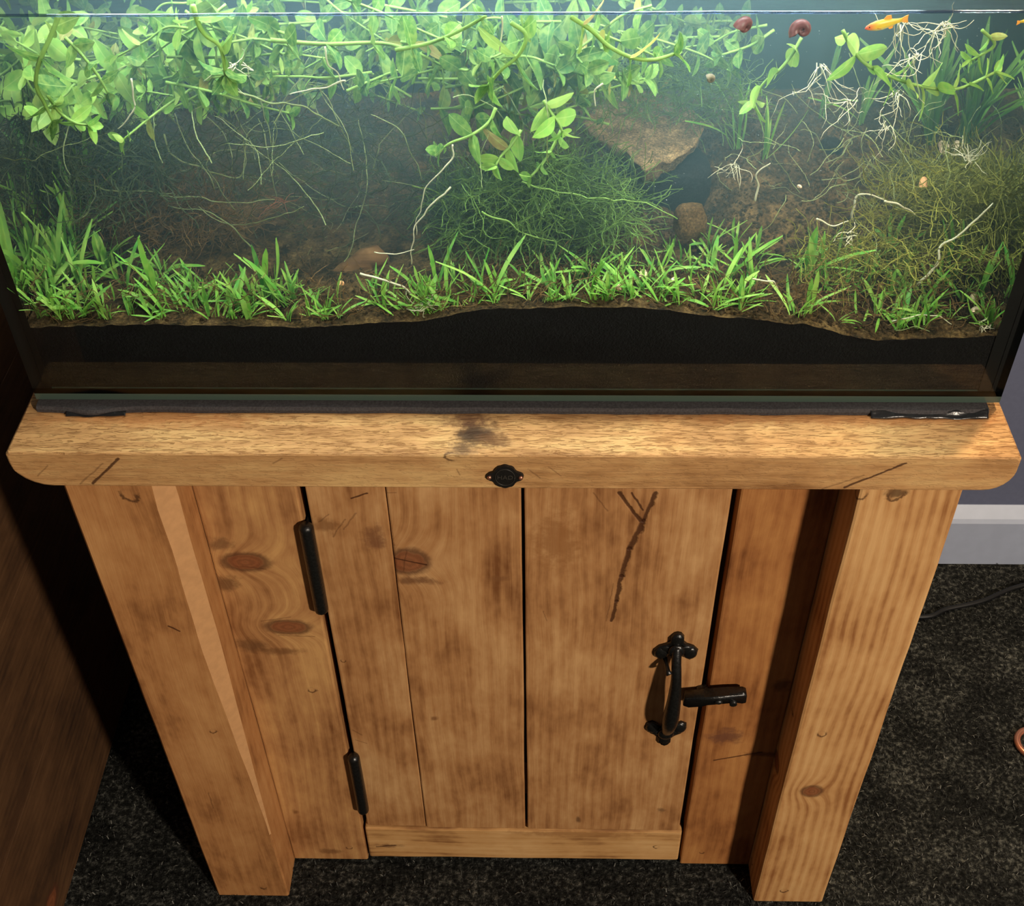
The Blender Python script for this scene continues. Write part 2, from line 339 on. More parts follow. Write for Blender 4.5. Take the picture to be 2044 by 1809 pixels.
# the door: a ledge with three planks in front
door = bm_obj('door', box_bm(-0.205, 0.218, PS + 0.021, PS + 0.043, 0.16, 0.24, 0.002), WSIDE, cab)
doorx = [(-0.2195, -0.1340), (-0.1335, 0.0095), (0.0130, 0.2310)]
def ck(lst, Y=PS): return tuple((UZ(a_, b_, Y), UZ(c_, d_, Y), w_) for a_, b_, c_, d_, w_ in lst)
WD = [wood('pine_door_plank_hinge_side', 'Z', 7.7, stains=(UZ(748, 1078, PS) + (0.014, 0.022, S(110, 66, 42)), UZ(655, 1052, PS) + (0.018, 0.014, S(130, 86, 48))), cracks=ck(((668, 1075, 692, 1040, .0013), (690, 1060, 712, 1028, .0014), (640, 1045, 660, 1030, .0012), (705, 998, 735, 988, .0016), (706, 1460, 724, 1470, .0014), (712, 1480, 735, 1487, .0012)), ), spots=(UZ(688, 1322, PS) + (0.003,),)),
      wood('pine_door_plank_knotty', 'Z', 8.4, knots=(UZ(815, 1122, PS) + (0.021, 0.019),), stains=(UZ(770, 1090, PS) + (0.010, 0.03, S(114, 70, 44)), UZ(830, 1160, PS) + (0.028, 0.008, S(100, 60, 36)), UZ(995, 1155, PS) + (0.012, 0.006, S(130, 86, 50)), UZ(868, 1435, PS) + (0.006, 0.006, S(120, 78, 44))), cracks=ck(((775, 1112, 850, 1128, .0016), (812, 1100, 806, 1140, .0012), (758, 985, 790, 984, .001)))),
      wood('pine_door_plank_split', 'Z', 9.9, cracks=ck(((1308, 985, 1284, 1040, .0034), (1284, 1040, 1256, 1095, .0042), (1256, 1095, 1240, 1150, .0040), (1240, 1150, 1230, 1200, .0034), (1230, 1200, 1220, 1240, .0026), (1236, 984, 1278, 1040, .0030), (1262, 984, 1283, 1018, .0018), (1185, 984, 1212, 1020, .0012), (1225, 1165, 1210, 1240, .0009), (1085, 1220, 1092, 1240, .0009))), stains=(UZ(1320, 1617, PS) + (0.007, 0.007, S(112, 80, 50)), UZ(1155, 1636, PS) + (0.004, 0.010, S(84, 54, 32)), UZ(1110, 1080, PS) + (0.03, 0.05, S(150, 100, 56))), spots=())]
for i, (xa, xb) in enumerate(doorx):
    bm_obj('door_plank', box_bm(xa, xb, PS + (0.0022 if i == 0 else 0.0), PS + 0.021, 0.1005, ZT - TT - 0.006, 0.0022, 2, ('Z', 20), 0.0007, 11 + i), WD[i], door)
bm_obj('frame_liner', box_bm(-0.25, 0.265, PS + 0.024, PS + 0.030, 0.02, ZT - TT, 0.0), INT, cab)
# barrel hinges on the left of the door
for (zt, zb, x) in ((0.752, 0.602, -0.2235), (0.300, 0.156, -0.2185)):
    r = 0.0082; yc = PS - 0.007
    V, F = tube([(x, yc, zb), (x, yc, zb + 0.004), (x, yc, zb + 0.007), (x, yc, zt - 0.007), (x, yc, zt - 0.004), (x, yc, zt)], [r * .55, r * .95, r, r, r * .95, r * .55], 14)
    hg = link('hinge', to_mesh('hinge', V, F, IRON, True), cab, True)
    bm_obj('hinge_leaf', box_bm(x - 0.001, x + 0.001, PS - 0.004, PS + 0.018, zb + 0.006, zt - 0.006), IRON, hg)
# thumb-latch handle with trefoil ends
def blob(bm, c, r, sx=1, sy=1, sz=1):
    ret = bmesh.ops.create_uvsphere(bm, u_segments=14, v_segments=9, radius=1.0)
    for v in ret['verts']: v.co = Vector((c[0] + v.co.x * r * sx, c[1] + v.co.y * r * sy, c[2] + v.co.z * r * sz))
HX = 0.193
bm = bmesh.new()
def handle_plate(zc, s):           # s = 1 top plate, -1 bottom plate
    out = [(-.005, -.010), (-.0065, -.004), (-.0115, -.003), (-.0125, -.013), (-.0175, -.0165), (-.0245, -.012), (-.0255, -.001), (-.0195, .007), (-.0115, .011), (-.0075, .016), (-.0075, .025), (-.004, .0305), (0, .032)]
    out = out + [(-x, z) for x, z in out[::-1][1:]]
    fr = [bm.verts.new((HX + x, PS - 0.0065 + (abs(x) * .12), zc + s * z)) for x, z in out]
    bk = [bm.verts.new((HX + x * 1.06, PS - 0.0002, zc + s * z * 1.03)) for x, z in out]
    bm.faces.new(fr); bm.faces.new(bk)
    for i in range(len(out)):
        j = (i + 1) % len(out); bm.faces.new((fr[i], fr[j], bk[j], bk[i]))
    blob(bm, (HX, PS - 0.007, zc + s * .003), .0105, 1, .5, 1.1); blob(bm, (HX - .0170, PS - 0.0035, zc - s * .005), .0092, .95, .42, 1.15); blob(bm, (HX + .0170, PS - 0.0035, zc - s * .005), .0092, .95, .42, 1.15); blob(bm, (HX, PS - 0.004, zc + s * .020), .0078, 1, .45, 1.5); blob(bm, (HX - .010, PS - 0.003, zc + s * .004), .0075, 1.3, .5, .85); blob(bm, (HX + .010, PS - 0.003, zc + s * .004), .0075, 1.3, .5, .85)
handle_plate(0.530, 1); handle_plate(0.362, -1)
bar = smooth_path([(HX, PS - .005, .540), (HX, PS - .015, .524), (HX + .001, PS - .024, .498), (HX + .001, PS - .027, .455), (HX, PS - .025, .412), (HX, PS - .016, .382), (HX, PS - .005, .362)], 26)
rad = [0.0060 + 0.0042 * math.exp(-((i / 25 - .62) / .2) ** 2) for i in range(26)]
V, F = tube(bar, rad, 12); vs_ = [bm.verts.new(v) for v in V]
for f in F: bm.faces.new([vs_[i] for i in f])
bm_obj('latch_handle', bm, IRON, door, True)
bm = bmesh.new()                   # latch bar that drops into the catch on the stile
out = [(0.207, .437), (0.209, .452), (0.232, .4555), (0.262, .4600), (0.279, .4615), (0.2835, .459), (0.2840, .444), (0.279, .4425), (0.272, .4455), (0.266, .4440), (0.245, .4395), (0.236, .4395), (0.230, .4350), (0.214, .4330)]
out = [(x, z + 0.004) for x, z in out]
fr = [bm.verts.new((x, PS - 0.021, z)) for x, z in out]; bk = [bm.verts.new((x, PS - 0.008, z)) for x, z in out]
bm.faces.new(fr); bm.faces.new(bk[::-1])
for i in range(len(out)): j = (i + 1) % len(out); bm.faces.new((fr[i], bk[i], bk[j], fr[j]))
bmesh.ops.bevel(bm, geom=bm.edges[:], offset=0.0007, segments=2, affect='EDGES')
blob(bm, (0.250, PS - 0.021, 0.4505), 0.0042, 1.3, .8, .9)
blob(bm, (0.232, PS - 0.004, 0.4495), 0.009, 1, 1, .9)
bm_obj('latch_bar', bm, IRON, door, True)
V, F = tube([(HX - .013, PS + .002, .516), (HX - .010, PS - .022, .514), (HX - .008, PS - .026, .512)], [.003, .003, .0042], 10)
link('thumb_lever', to_mesh('thumb_lever', V, F, IRON, True), door, True)
V, F = tube([(0.268, PS - .002, .449), (0.268, PS - .024, .449), (0.268, PS - .0245, .449)], [.0048, .0048, .003], 10)
link('latch_catch', to_mesh('latch_catch', V, F, IRON, True), cab, True)

# ---- worktop
WT = wood('pine_worktop', 'X', 11.0, light=S(214, 174, 116), mid=S(192, 146, 94), dark=S(142, 98, 56), saw=0.62, bumpk=0.55,
          stains=(UT(950, 865) + (0.026, 0.026, S(62, 42, 30)), UT(945, 868) + (0.016, 0.016, S(48, 34, 26)), UT(935, 836) + (0.014, 0.030, S(86, 48, 28)), UT(925, 897) + (0.010, 0.016, S(84, 60, 42)), UT(985, 880) + (0.010, 0.020, S(110, 74, 44)), UT(300, 835) + (0.014, 0.12, S(172, 112, 62)), UT(1700, 835) + (0.012, 0.2, S(166, 108, 60))),
          cracks=tuple((UX(a_, b_, 0), UX(c_, d_, 0), w_) for a_, b_, c_, d_, w_ in ((185, 965, 236, 916, .0020), (160, 966, 205, 925, .0012), (75, 950, 95, 930, .0010), (1642, 976, 1724, 949, .0014), (1686, 973, 1808, 925, .0018), (1058, 940, 1078, 954, .0012), (1095, 932, 1120, 950, .0010), (545, 925, 562, 915, .0014), (912, 937, 918, 948, .0012))),
          spots=(UX(902, 912, 0) + (0.006,),))
bm = bmesh.new(); z0, z1 = ZT - TT, ZT
prof = [(-0.4715, z1), (-0.4745, z1 - .003), (-0.4745, z1 - .013)]
prof += [(-0.4745 + 0.034 * (1 - math.cos(k / 6 * math.pi / 2)), z0 + 0.0315 * (1 - math.sin(k / 6 * math.pi / 2))) for k in range(1, 7)]
prof += [(x, z0) for x in (-0.35, -0.2, 0.0, 0.2, 0.35)]
prof += [(0.4745 - 0.026 * (1 - math.sin(k / 6 * math.pi / 2)), z0 + 0.026 * (1 - math.cos(k / 6 * math.pi / 2))) for k in range(0, 7)]
prof += [(0.4745, z1 - .003), (0.4715, z1)] + [(x, z1) for x in (0.35, 0.2, 0.0, -0.2, -0.35)]
rings = []
for (y, ins) in ((0.0, 0.0022), (0.0010, 0.0006), (0.0030, 0.0), (0.56, 0.0)):
    rg = []
    for (x, z) in prof:
        cx, cz = 0.0, (z0 + z1) / 2
        wob = 0.0007 * mnoise.noise(Vector((x * 30, z * 30, 1)))
        rg.append(bm.verts.new((x - math.copysign(ins, x), y + wob, z - math.copysign(ins, z - cz))))
    rings.append(rg)
n = len(prof)
for a, b in zip(rings, rings[1:]):
    for i in range(n): bm.faces.new((a[i], a[(i + 1) % n], b[(i + 1) % n], b[i]))
bm.faces.new(rings[0]); bm.faces.new(rings[-1][::-1])
top = bm_obj('cabinet_worktop', bm, WT); tag(top, 'thick rough sawn pine worktop with rounded corners on the cabinet', 'worktop')
# badge on its front edge
BX, BZ = -0.0035, 0.9012
bm = bmesh.new(); out = []
for k in range(72):
    th = 2 * math.pi * k / 72; r = 0.0118 + 0.0007 * abs(math.sin(th * 5)); x, z = r * math.cos(th) * 1.03, r * math.sin(th) * 1.22
    if abs(math.sin(th)) < 0.42: x = math.copysign(0.0120 + 0.0060 * math.cos(math.asin(math.sin(th) / 0.42)) , x); z *= 0.9
    out.append((x, z))
fr = [bm.verts.new((BX + x * .96, -0.0024, BZ + z * .96)) for x, z in out]; bk = [bm.verts.new((BX + x, 0.0006, BZ + z)) for x, z in out]
bm.faces.new(fr); bm.faces.new(bk[::-1])
for i in range(72): j = (i + 1) % 72; bm.faces.new((fr[i], bk[i], bk[j], fr[j]))
BADGE = plain('badge_black', S(26, 24, 22), 0.45, 0, 0.4, 0.2, 500)
bdg = bm_obj('badge', bm, BADGE, top); bdg['label'] = 'small black scalloped badge fixed with two copper nails'
V, F = tube([(BX + .0092 * math.cos(a_), -0.0026, BZ + .0105 * math.sin(a_)) for a_ in [2 * math.pi * k / 40 for k in range(41)]], 0.00045, 6)
link('badge_rim', to_mesh('badge_rim', V, F, plain('badge_rim', S(52, 49, 44), 0.4), True), bdg, True)
for sx in (-1, 1):
    bm = bmesh.new(); blob(bm, (BX + sx * 0.0148, -0.0026, BZ - 0.0003), 0.0021, 1, .8, 1); bm_obj('copper_nail', bm, COPPER, bdg, True)
fc = bpy.data.curves.new('badge_lettering', 'FONT'); fc.body = 'HAD'; fc.size = 0.0072; fc.extrude = 0.0003; fc.align_x = 'CENTER'
fo = bpy.data.objects.new('tmp_text', fc); COL.objects.link(fo); bpy.context.view_layer.update()
fme = bpy.data.meshes.new_from_object(fo.evaluated_get(bpy.context.evaluated_depsgraph_get())); bpy.data.objects.remove(fo)
fme.materials.clear(); fme.materials.append(plain('badge_letters', S(60, 56, 50), 0.4)); fme.name = 'badge_lettering'
lt = link('badge_lettering', fme, bdg, True); lt.rotation_euler = (R(90), 0, 0); lt.location = lt.location + Vector((BX, -0.0025, BZ - 0.0026))

# ---- foam mat under the tank and black tape along its front
V, F = [], []; nx = 120; x0, x1 = TL + 0.002, TR - 0.012
for i in range(nx + 1):
    x = x0 + (x1 - x0) * i / nx; q = mnoise.noise(Vector((x * 22, 0, 5))); yf = GY - 0.0105 + 0.0012 * q - 0.006 * math.exp(-((x + 0.405) / 0.02) ** 2) - 0.002 * math.exp(-((x - 0.40) / 0.03) ** 2)
    for (y, z) in ((yf, ZT), (yf - 0.0006, ZT + 0.004), (yf + 0.0012, ZB - 0.0006), (GY + 0.01, ZB), (TB, ZB), (TB, ZT)): V.append((x, y, z))
for i in range(nx):
    for k in range(6): k2 = (k + 1) % 6; F.append((i * 6 + k, i * 6 + k2, (i + 1) * 6 + k2, (i + 1) * 6 + k))
F += [tuple(range(6)), tuple(nx * 6 + k for k in range(5, -1, -1))]
tag(link('foam_mat', to_mesh('foam_mat', V, F, FOAM)), 'black foam mat squeezed between the tank and the worktop', 'mat')
def crumple(name, xa, xb, ya, yb, za, amp, label, seed):
    V, F = [], []; nx, ny = 60, 10
    for i in range(nx + 1):
        for j in range(ny + 1):
            u, v = i / nx, j / ny; x = xa + (xb - xa) * u; e = 0.0022 * mnoise.noise(Vector((x * 60, seed, 0)))
            y = ya + (yb - ya) * v + e * (1 - v); z = za + amp * (0.55 + 0.9 * mnoise.noise(Vector((x * 45, y * 200, seed)))) * math.sin(math.pi * min(1, v * 1.1)) + 0.004 * v * v
            V.append((x, y, z))
    for i in range(nx):
        for j in range(ny): k = i * (ny + 1) + j; F.append((k, k + ny + 1, k + ny + 2, k + 1))
    o = link(name, to_mesh(name, V, F, TAPE, True)); m = o.modifiers.new('s', 'SOLIDIFY'); m.thickness = 0.0006
    return tag(o, label, 'tape')
crumple('black_tape', 0.345, 0.456, GY - 0.0165, GY - 0.003, ZT + 0.0012, 0.0045, 'crumpled shiny black tape below the right corner of the tank', 3)
crumple('black_tape', -0.430, -0.372, GY - 0.0175, GY - 0.006, ZT + 0.0012, 0.0028, 'scrap of black tape below the left corner of the tank', 8)

# ============================================================ THE AQUARIUM
def glass_mat(name, ior, tint, inner=False):
    t = NT(name); fr = t.node('ShaderNodeFresnel'); fr.inputs[0].default_value = ior
    tr = t.node('ShaderNodeBsdfTransparent'); tr.inputs[0].default_value = tint
    gl = t.node('ShaderNodeBsdfGlossy'); gl.inputs['Roughness'].default_value = 0.015; gl.inputs['Color'].default_value = (.95, 1, .97, 1)
    mx = t.node('ShaderNodeMixShader'); t.t.links.new(fr.outputs[0], mx.inputs[0]); t.t.links.new(tr.outputs[0], mx.inputs[1]); t.t.links.new(gl.outputs[0], mx.inputs[2])
    return t.done(mx.outputs[0])
GLASS = glass_mat('clear_glass', 1.36, (0.985, 0.995, 0.985, 1))
TIR = glass_mat('water_backed_glass', 0.75, (0.97, 0.985, 0.975, 1))
cl = NT('glass_inner_face'); ctr = cl.node('ShaderNodeBsdfTransparent'); ctr.inputs[0].default_value = (0.985, 0.995, 0.985, 1); CLEAR = cl.done(ctr.outputs[0])
EDGE = plain('green_glass_edge', S(64, 80, 72), 0.25, 0, 0.6)
tank = empty('aquarium', (0, (GY + TB) / 2, ZB), 'rimless glass fish tank full of water plants standing on the worktop', 'aquarium')
bm_obj('base_pane', box_bm(TL, TR, GY, TB, ZB, ZF), EDGE, tank)
def pane(name, b, inner=None):
    bm = box_bm(*b); o = bm_obj(name, bm, [GLASS, TIR, EDGE, CLEAR], tank)
    for p in o.data.polygons:
        if inner and p.normal.dot(Vector(inner)) > 0.9: p.material_index = 1
        if name == 'front_pane' and p.normal.y > 0.9: p.material_index = 3
        if p.normal.z < -0.9: p.material_index = 2
    return o
pane('front_pane', (TL, TR, GY, GY + GT, ZF, ZTOP))
pane('left_pane', (TL, TL + GT, GY + GT, TB - GT, ZF, ZTOP), (1, 0, 0))
pane('right_pane', (TR - GT, TR, GY + GT, TB - GT, ZF, ZTOP), (-1, 0, 0))
pane('back_pane', (TL, TR, TB - GT, TB, ZF, ZTOP))
bm_obj('backing_film', box_bm(TL, TR, TB + 0.0006, TB + 0.002, ZF, ZTOP), FILM, tank)
IY = GY + GT
for (xs, sgn, wd) in ((TL + GT, 1, 0.007), (TR - GT, -1, 0.012)):
    bm = bmesh.new(); pr = [(xs, IY), (xs + sgn * wd, IY), (xs + sgn * wd * .6, IY + wd * .4), (xs, IY + wd)]
    a = [bm.verts.new((x, y, ZF)) for x, y in pr]; b = [bm.verts.new((x, y, ZTOP)) for x, y in pr]
    bm.faces.new(a); bm.faces.new(b[::-1])
    for i in range(4): bm.faces.new((a[i], a[(i + 1) % 4], b[(i + 1) % 4], b[i]))
    bm_obj('silicone_seam', bm, SILICONE, tank)
    bm_obj('silicone_edge', box_bm(min(xs, xs - sgn * GT), max(xs, xs - sgn * GT), IY - 0.0006, IY + 0.0004, ZF, ZTOP), SILICONE, tank)
IX0, IX1, IYB = TL + GT, TR - GT, TB - GT

# ---- water with faint haze, rippled surface and a meniscus at the glass
def water_mats():
    t = NT('hazy_water'); tr = t.node('ShaderNodeBsdfTransparent')
    sc_ = t.node('ShaderNodeVolumeScatter'); sc_.inputs['Color'].default_value = (0.46, 0.84, 1.0, 1); sc_.inputs['Density'].default_value = 0.78; sc_.inputs['Anisotropy'].default_value = 0.2
    ab = t.node('ShaderNodeVolumeAbsorption'); ab.inputs['Color'].default_value = (0.55, 0.85, 0.75, 1); ab.inputs['Density'].default_value = 0.5
    ad = t.node('ShaderNodeAddShader'); t.t.links.new(sc_.outputs[0], ad.inputs[0]); t.t.links.new(ab.outputs[0], ad.inputs[1])
    side = t.done(tr.outputs[0], ad.outputs[0])
    t = NT('water_surface'); fr = t.node('ShaderNodeFresnel'); fr.inputs[0].default_value = 1.33
    v, X, Y, Z = t.obj(); nz = t.noise(t.vec(X, t.M('MULTIPLY', Y, 1.6), 0.0), 26.0, 3, 0.5); nb = t.bump(nz, 0.30, 0.010); t.put(fr.inputs[1], nb)
    tr = t.node('ShaderNodeBsdfTransparent'); gl = t.node('ShaderNodeBsdfGlossy'); gl.inputs['Roughness'].default_value = 0.03; t.put(gl.inputs['Normal'], nb)
    mx = t.node('ShaderNodeMixShader'); t.put(mx.inputs[0], fr.outputs[0]); t.put(mx.inputs[1], tr.outputs[0]); t.put(mx.inputs[2], gl.outputs[0])
    sc_ = t.node('ShaderNodeVolumeScatter'); sc_.inputs['Color'].default_value = (0.46, 0.84, 1.0, 1); sc_.inputs['Density'].default_value = 0.78; sc_.inputs['Anisotropy'].default_value = 0.2
    ab = t.node('ShaderNodeVolumeAbsorption'); ab.inputs['Color'].default_value = (0.55, 0.85, 0.75, 1); ab.inputs['Density'].default_value = 0.5
    ad = t.node('ShaderNodeAddShader'); t.t.links.new(sc_.outputs[0], ad.inputs[0]); t.t.links.new(ab.outputs[0], ad.inputs[1])
    return side, t.done(mx.outputs[0], ad.outputs[0])
WSIDE_M, WTOP_M = water_mats()
e = 0.0007
o = bm_obj('aquarium_water', box_bm(IX0 + e, IX1 - e, IY + e, IYB - e, ZF + e, ZW), [WSIDE_M, WTOP_M])
for p in o.data.polygons:
    if p.normal.z > 0.9: p.material_index = 1
tag(o, 'hazy greenish water filling the aquarium almost to the rim', 'water')
MEN = NT('water_edge'); mg = MEN.node('ShaderNodeBsdfGlossy'); mg.inputs['Roughness'].default_value = 0.06; mg.inputs['Color'].default_value = (0.8, 0.86, 1, 1)
mt = MEN.node('ShaderNodeBsdfTransparent'); mt.inputs[0].default_value = (0.5, 0.58, 0.7, 1); mm = MEN.node('ShaderNodeMixShader'); mm.inputs[0].default_value = 0.13
MEN.t.links.new(mt.outputs[0], mm.inputs[1]); MEN.t.links.new(mg.outputs[0], mm.inputs[2]); MEN_M = MEN.done(mm.outputs[0])
nx = 240; mpts = []
for i in range(nx + 1):
    x = IX0 + .002 + (IX1 - IX0 - .004) * i / nx
    mpts.append((x, IY + 0.0019, ZW + 0.0006 + 0.0006 * mnoise.noise(Vector((x * 9, 2, 0))) + 0.00025 * mnoise.noise(Vector((x * 60, 5, 0)))))
V, F = tube(mpts, 0.0012, 10)
ms = link('water_meniscus', to_mesh('water_meniscus', V, F, MEN_M, True), o, True); ms['label'] = 'bright curved edge of the water against the front glass'

# ---- light bar on the tank
lb = empty('light_bar', (LED_X, LED_Y, LED_Z), 'white aquarium light bar spanning the open top of the tank', 'lamp')
HOUSE = plain('lamp_housing', S(210, 212, 215), 0.35, 0.2)
bm_obj('housing', box_bm(LED_X - 0.36, LED_X + 0.36, LED_Y - 0.055, LED_Y + 0.055, LED_Z + 0.004, LED_Z + 0.022, 0.004, 2), HOUSE, lb)
for (xa, xb, xt) in ((LED_X - 0.36, 0, TL + 0.004), (LED_X + 0.34, 0, TR - 0.004)):
    V, F = tube([(xa + .01, LED_Y, LED_Z + .012), ((xa + .01 + xt) / 2, LED_Y, LED_Z + .01), (xt, LED_Y, ZTOP + 0.004), (xt, LED_Y, ZTOP)], 0.004, 8)
    link('bracket', to_mesh('bracket', V, F, HOUSE, True), lb, True)
def emit(name, c, s):
    t = NT(name); e_ = t.node('ShaderNodeEmission'); e_.inputs[0].default_value = c; e_.inputs[1].default_value = s; return t.done(e_.outputs[0])
EW, EB = emit('white_led', (0.93, 0.97, 1, 1), 60), emit('blue_led', (0.12, 0.10, 1, 1), 60)
def led_mesh(m):
    bm = bmesh.new(); bmesh.ops.create_circle(bm, cap_ends=True, segments=8, radius=0.0045); me = bpy.data.meshes.new('led_chip'); bm.to_mesh(me); bm.free(); me.materials.append(m); return me
lw, lbm = led_mesh(EW), led_mesh(EB); k = 0
for row in (-0.042, 0.042):
    for i in range(32):
        o = link('led_chip', lbm if (i * 3 + 2 * (row > 0)) % 8 == 3 else lw, lb); o.location = (-0.34 + 0.68 * (i + 0.5) / 32, row, 0.0035); o.rotation_euler = (math.pi, 0, 0)

# ---- soil
PROF = [(-0.47, 1.016), (-0.4494, 1.0175), (-0.3314, 1.0207), (-0.1921, 1.0181), (-0.0988, 1.0242), (-0.0064, 1.0399), (0.107, 1.0418), (0.1984, 1.0307), (0.2676, 1.0222), (0.339, 1.0049), (0.4456, 1.0082), (0.48, 1.01)]
def soil(x, y, nz=True):
    for (a, za), (b, zb) in zip(PROF, PROF[1:]):
        if x <= b: break
    t = min(1, max(0, (x - a) / (b - a))); t = t * t * (3 - 2 * t); z = za + (zb - za) * t
    d = (y - IY) / (IYB - IY); zm = 1.022
    z = z * (1 - min(1, d * 1.4)) + zm * min(1, d * 1.4) + 0.035 * d * d
    z += 0.040 * math.exp(-((x - 0.30) / 0.13) ** 2 - ((y - 0.30) / 0.09) ** 2) - 0.03 * math.exp(-((x + 0.20) / 0.12) ** 2 - ((y - 0.33) / 0.10) ** 2)
    z -= 0.030 * math.exp(-((x - 0.185) / 0.035) ** 2 - ((y - 0.255) / 0.045) ** 2)
    if nz: z += 0.004 * mnoise.noise(Vector((x * 28, y * 28, 0))) * min(1, d * 8 + .3) + 0.0018 * mnoise.noise(Vector((x * 110, y * 110, 3)))
    return z
def soil_mat():
    t = NT('aquarium_soil'); v, X, Y, Z = t.obj(); n1 = t.noise(v, 330.0, 4, 0.7); n2 = t.noise(v, 38.0, 4, 0.6)
    black = t.mix(n1, S(10, 10, 11), S(24, 23, 23)); crust = t.ramp(t.M('ADD', t.M('MULTIPLY', n1, .5), t.M('MULTIPLY', n2, .5)), [(0.40, S(24, 20, 14)), (0.52, S(72, 56, 34)), (0.66, S(118, 96, 60))])
    g = t.node('ShaderNodeNewGeometry'); sp = t.node('ShaderNodeSeparateXYZ'); t.t.links.new(g.outputs['True Normal'], sp.inputs[0])
    up = t.step(sp.outputs[2], 0.15, 0.5)
    return t.done(t.bsdf(t.mix(up, black, crust), 0.9, t.bump(n1, 0.9, 0.003), 0, 0.15))
SOIL = soil_mat(); V, F = [], []; nx, ny = 230, 110; sx0, sx1, sy0, sy1 = IX0 + .001, IX1 - .001, IY + .0009, IYB - .001
for i in range(nx + 1):
    for j in range(ny + 1):
        x = sx0 + (sx1 - sx0) * i / nx; y = sy0 + (sy1 - sy0) * j / ny; V.append((x, y, soil(x, y)))
for i in range(nx):
    for j in range(ny): k = i * (ny + 1) + j; F.append((k, k + ny + 1, k + ny + 2, k + 1))
k0 = len(V)
for i in range(nx + 1): V.append((sx0 + (sx1 - sx0) * i / nx, sy0, ZF + .001))
for i in range(nx): F.append((i * (ny + 1), k0 + i, k0 + i + 1, (i + 1) * (ny + 1)))
k1 = len(V); V += [(sx0, sy1, ZF + .001), (sx1, sy1, ZF + .001)]
F.append(tuple([k0] + [j for j in range(0, ny + 1)] + [k1])); F.append(tuple([k0 + nx] + [nx * (ny + 1) + j for j in range(0, ny + 1)] + [k1 + 1])); F.append(tuple([i * (ny + 1) + ny for i in range(nx + 1)] + [k1 + 1, k1])); F.append((k0, k0 + nx, k1 + 1, k1))
tag(link('aquarium_soil', to_mesh('aquarium_soil', V, F, SOIL, False)), 'black planting soil with a brown crust along the tank bottom', 'soil', kind='stuff')
def on_soil(px, py):
    Y = IY + 0.004
    while Y < IYB - 0.004:
        p = at(px, py, Y)
        if p.z <= soil(p.x, p.y, False): return p
        Y += 0.002
    return None
# crumbs of soil on the mound
rnd = random.Random(71); V, F = [], []
for i in range(7000):
    x = rnd.uniform(IX0 + .01, IX1 - .01) if rnd.random() < .4 else rnd.gauss(0.26, 0.09); y = rnd.uniform(IY + .004, IYB - .01)
    if not IX0 + .004 < x < IX1 - .004: continue
    z = soil(x, y); r = rnd.uniform(0.0009, 0.0026); k = len(V)
    for d in ((1, 0, 0), (-1, 0, 0), (0, 1, 0), (0, -1, 0), (0, 0, 1), (0, 0, -1)): V.append((x + d[0] * r * rnd.uniform(.7, 1.2), y + d[1] * r * rnd.uniform(.7, 1.2), z + r * .4 + d[2] * r))
    for a_ in (0, 1):
        for b_ in (2, 3):
            for c_ in (4, 5): F.append((k + a_, k + b_, k + c_))
CRUMB = plain('soil_crumb', S(58, 47, 32), 0.9, 0, 0.1, 0.6, 120)
tag(link('soil_crumbs', to_mesh('soil_crumbs', V, F, CRUMB)), 'loose crumbs and mulm scattered over the soil', 'soil', kind='stuff')

# ---- stones and wood
def rock(name, c, sx, sy, sz, mat, label, cat, seed, flat=0.0, rot=(0, 0, 0), rough=0.16, sub=4):
    bm = bmesh.new(); bmesh.ops.create_icosphere(bm, subdivisions=sub, radius=1.0); M_ = Matrix.Rotation(rot[2], 3, 'Z') @ Matrix.Rotation(rot[1], 3, 'Y') @ Matrix.Rotation(rot[0], 3, 'X')
    for v in bm.verts:
        n = mnoise.fractal(v.co * 1.4 + Vector((seed, seed * 2, 0)), 1.0, 2.0, 4); p = v.co * (1 + rough * n)
        p = Vector([math.copysign(abs(k) ** (0.62 if flat else 0.85), k) for k in p]); v.co = M_ @ Vector((p.x * sx, p.y * sy, p.z * sz))
    o = bm_obj(name, bm, mat, smooth=True, world=False); o.location = c; return tag(o, label, cat)
def rock_mat(name, a, b, c):
    t = NT(name); v, X, Y, Z = t.obj(); n = t.noise(v, 420.0, 4, 0.75); m = t.noise(v, 50.0, 3)
    return t.done(t.bsdf(t.ramp(t.M('ADD', t.M('MULTIPLY', n, .7), t.M('MULTIPLY', m, .3)), [(.38, a), (.52, b), (.66, c)]), 0.9, t.bump(n, 0.8, 0.002), 0, 0.15))
SAND = rock_mat('sandy_stone', S(58, 46, 32), S(118, 98, 70), S(178, 154, 114)); SHADE_AND_DARKST = rock_mat('shade_and_dark_stone', S(12, 14, 16), S(24, 27, 30), S(48, 52, 54)); BROWNST = rock_mat('brown_stone', S(52, 38, 24), S(88, 68, 42), S(124, 98, 64))  # near-black serves both the slab shadow stand-in and the real pebble
c = at(1305, 262, 0.300)
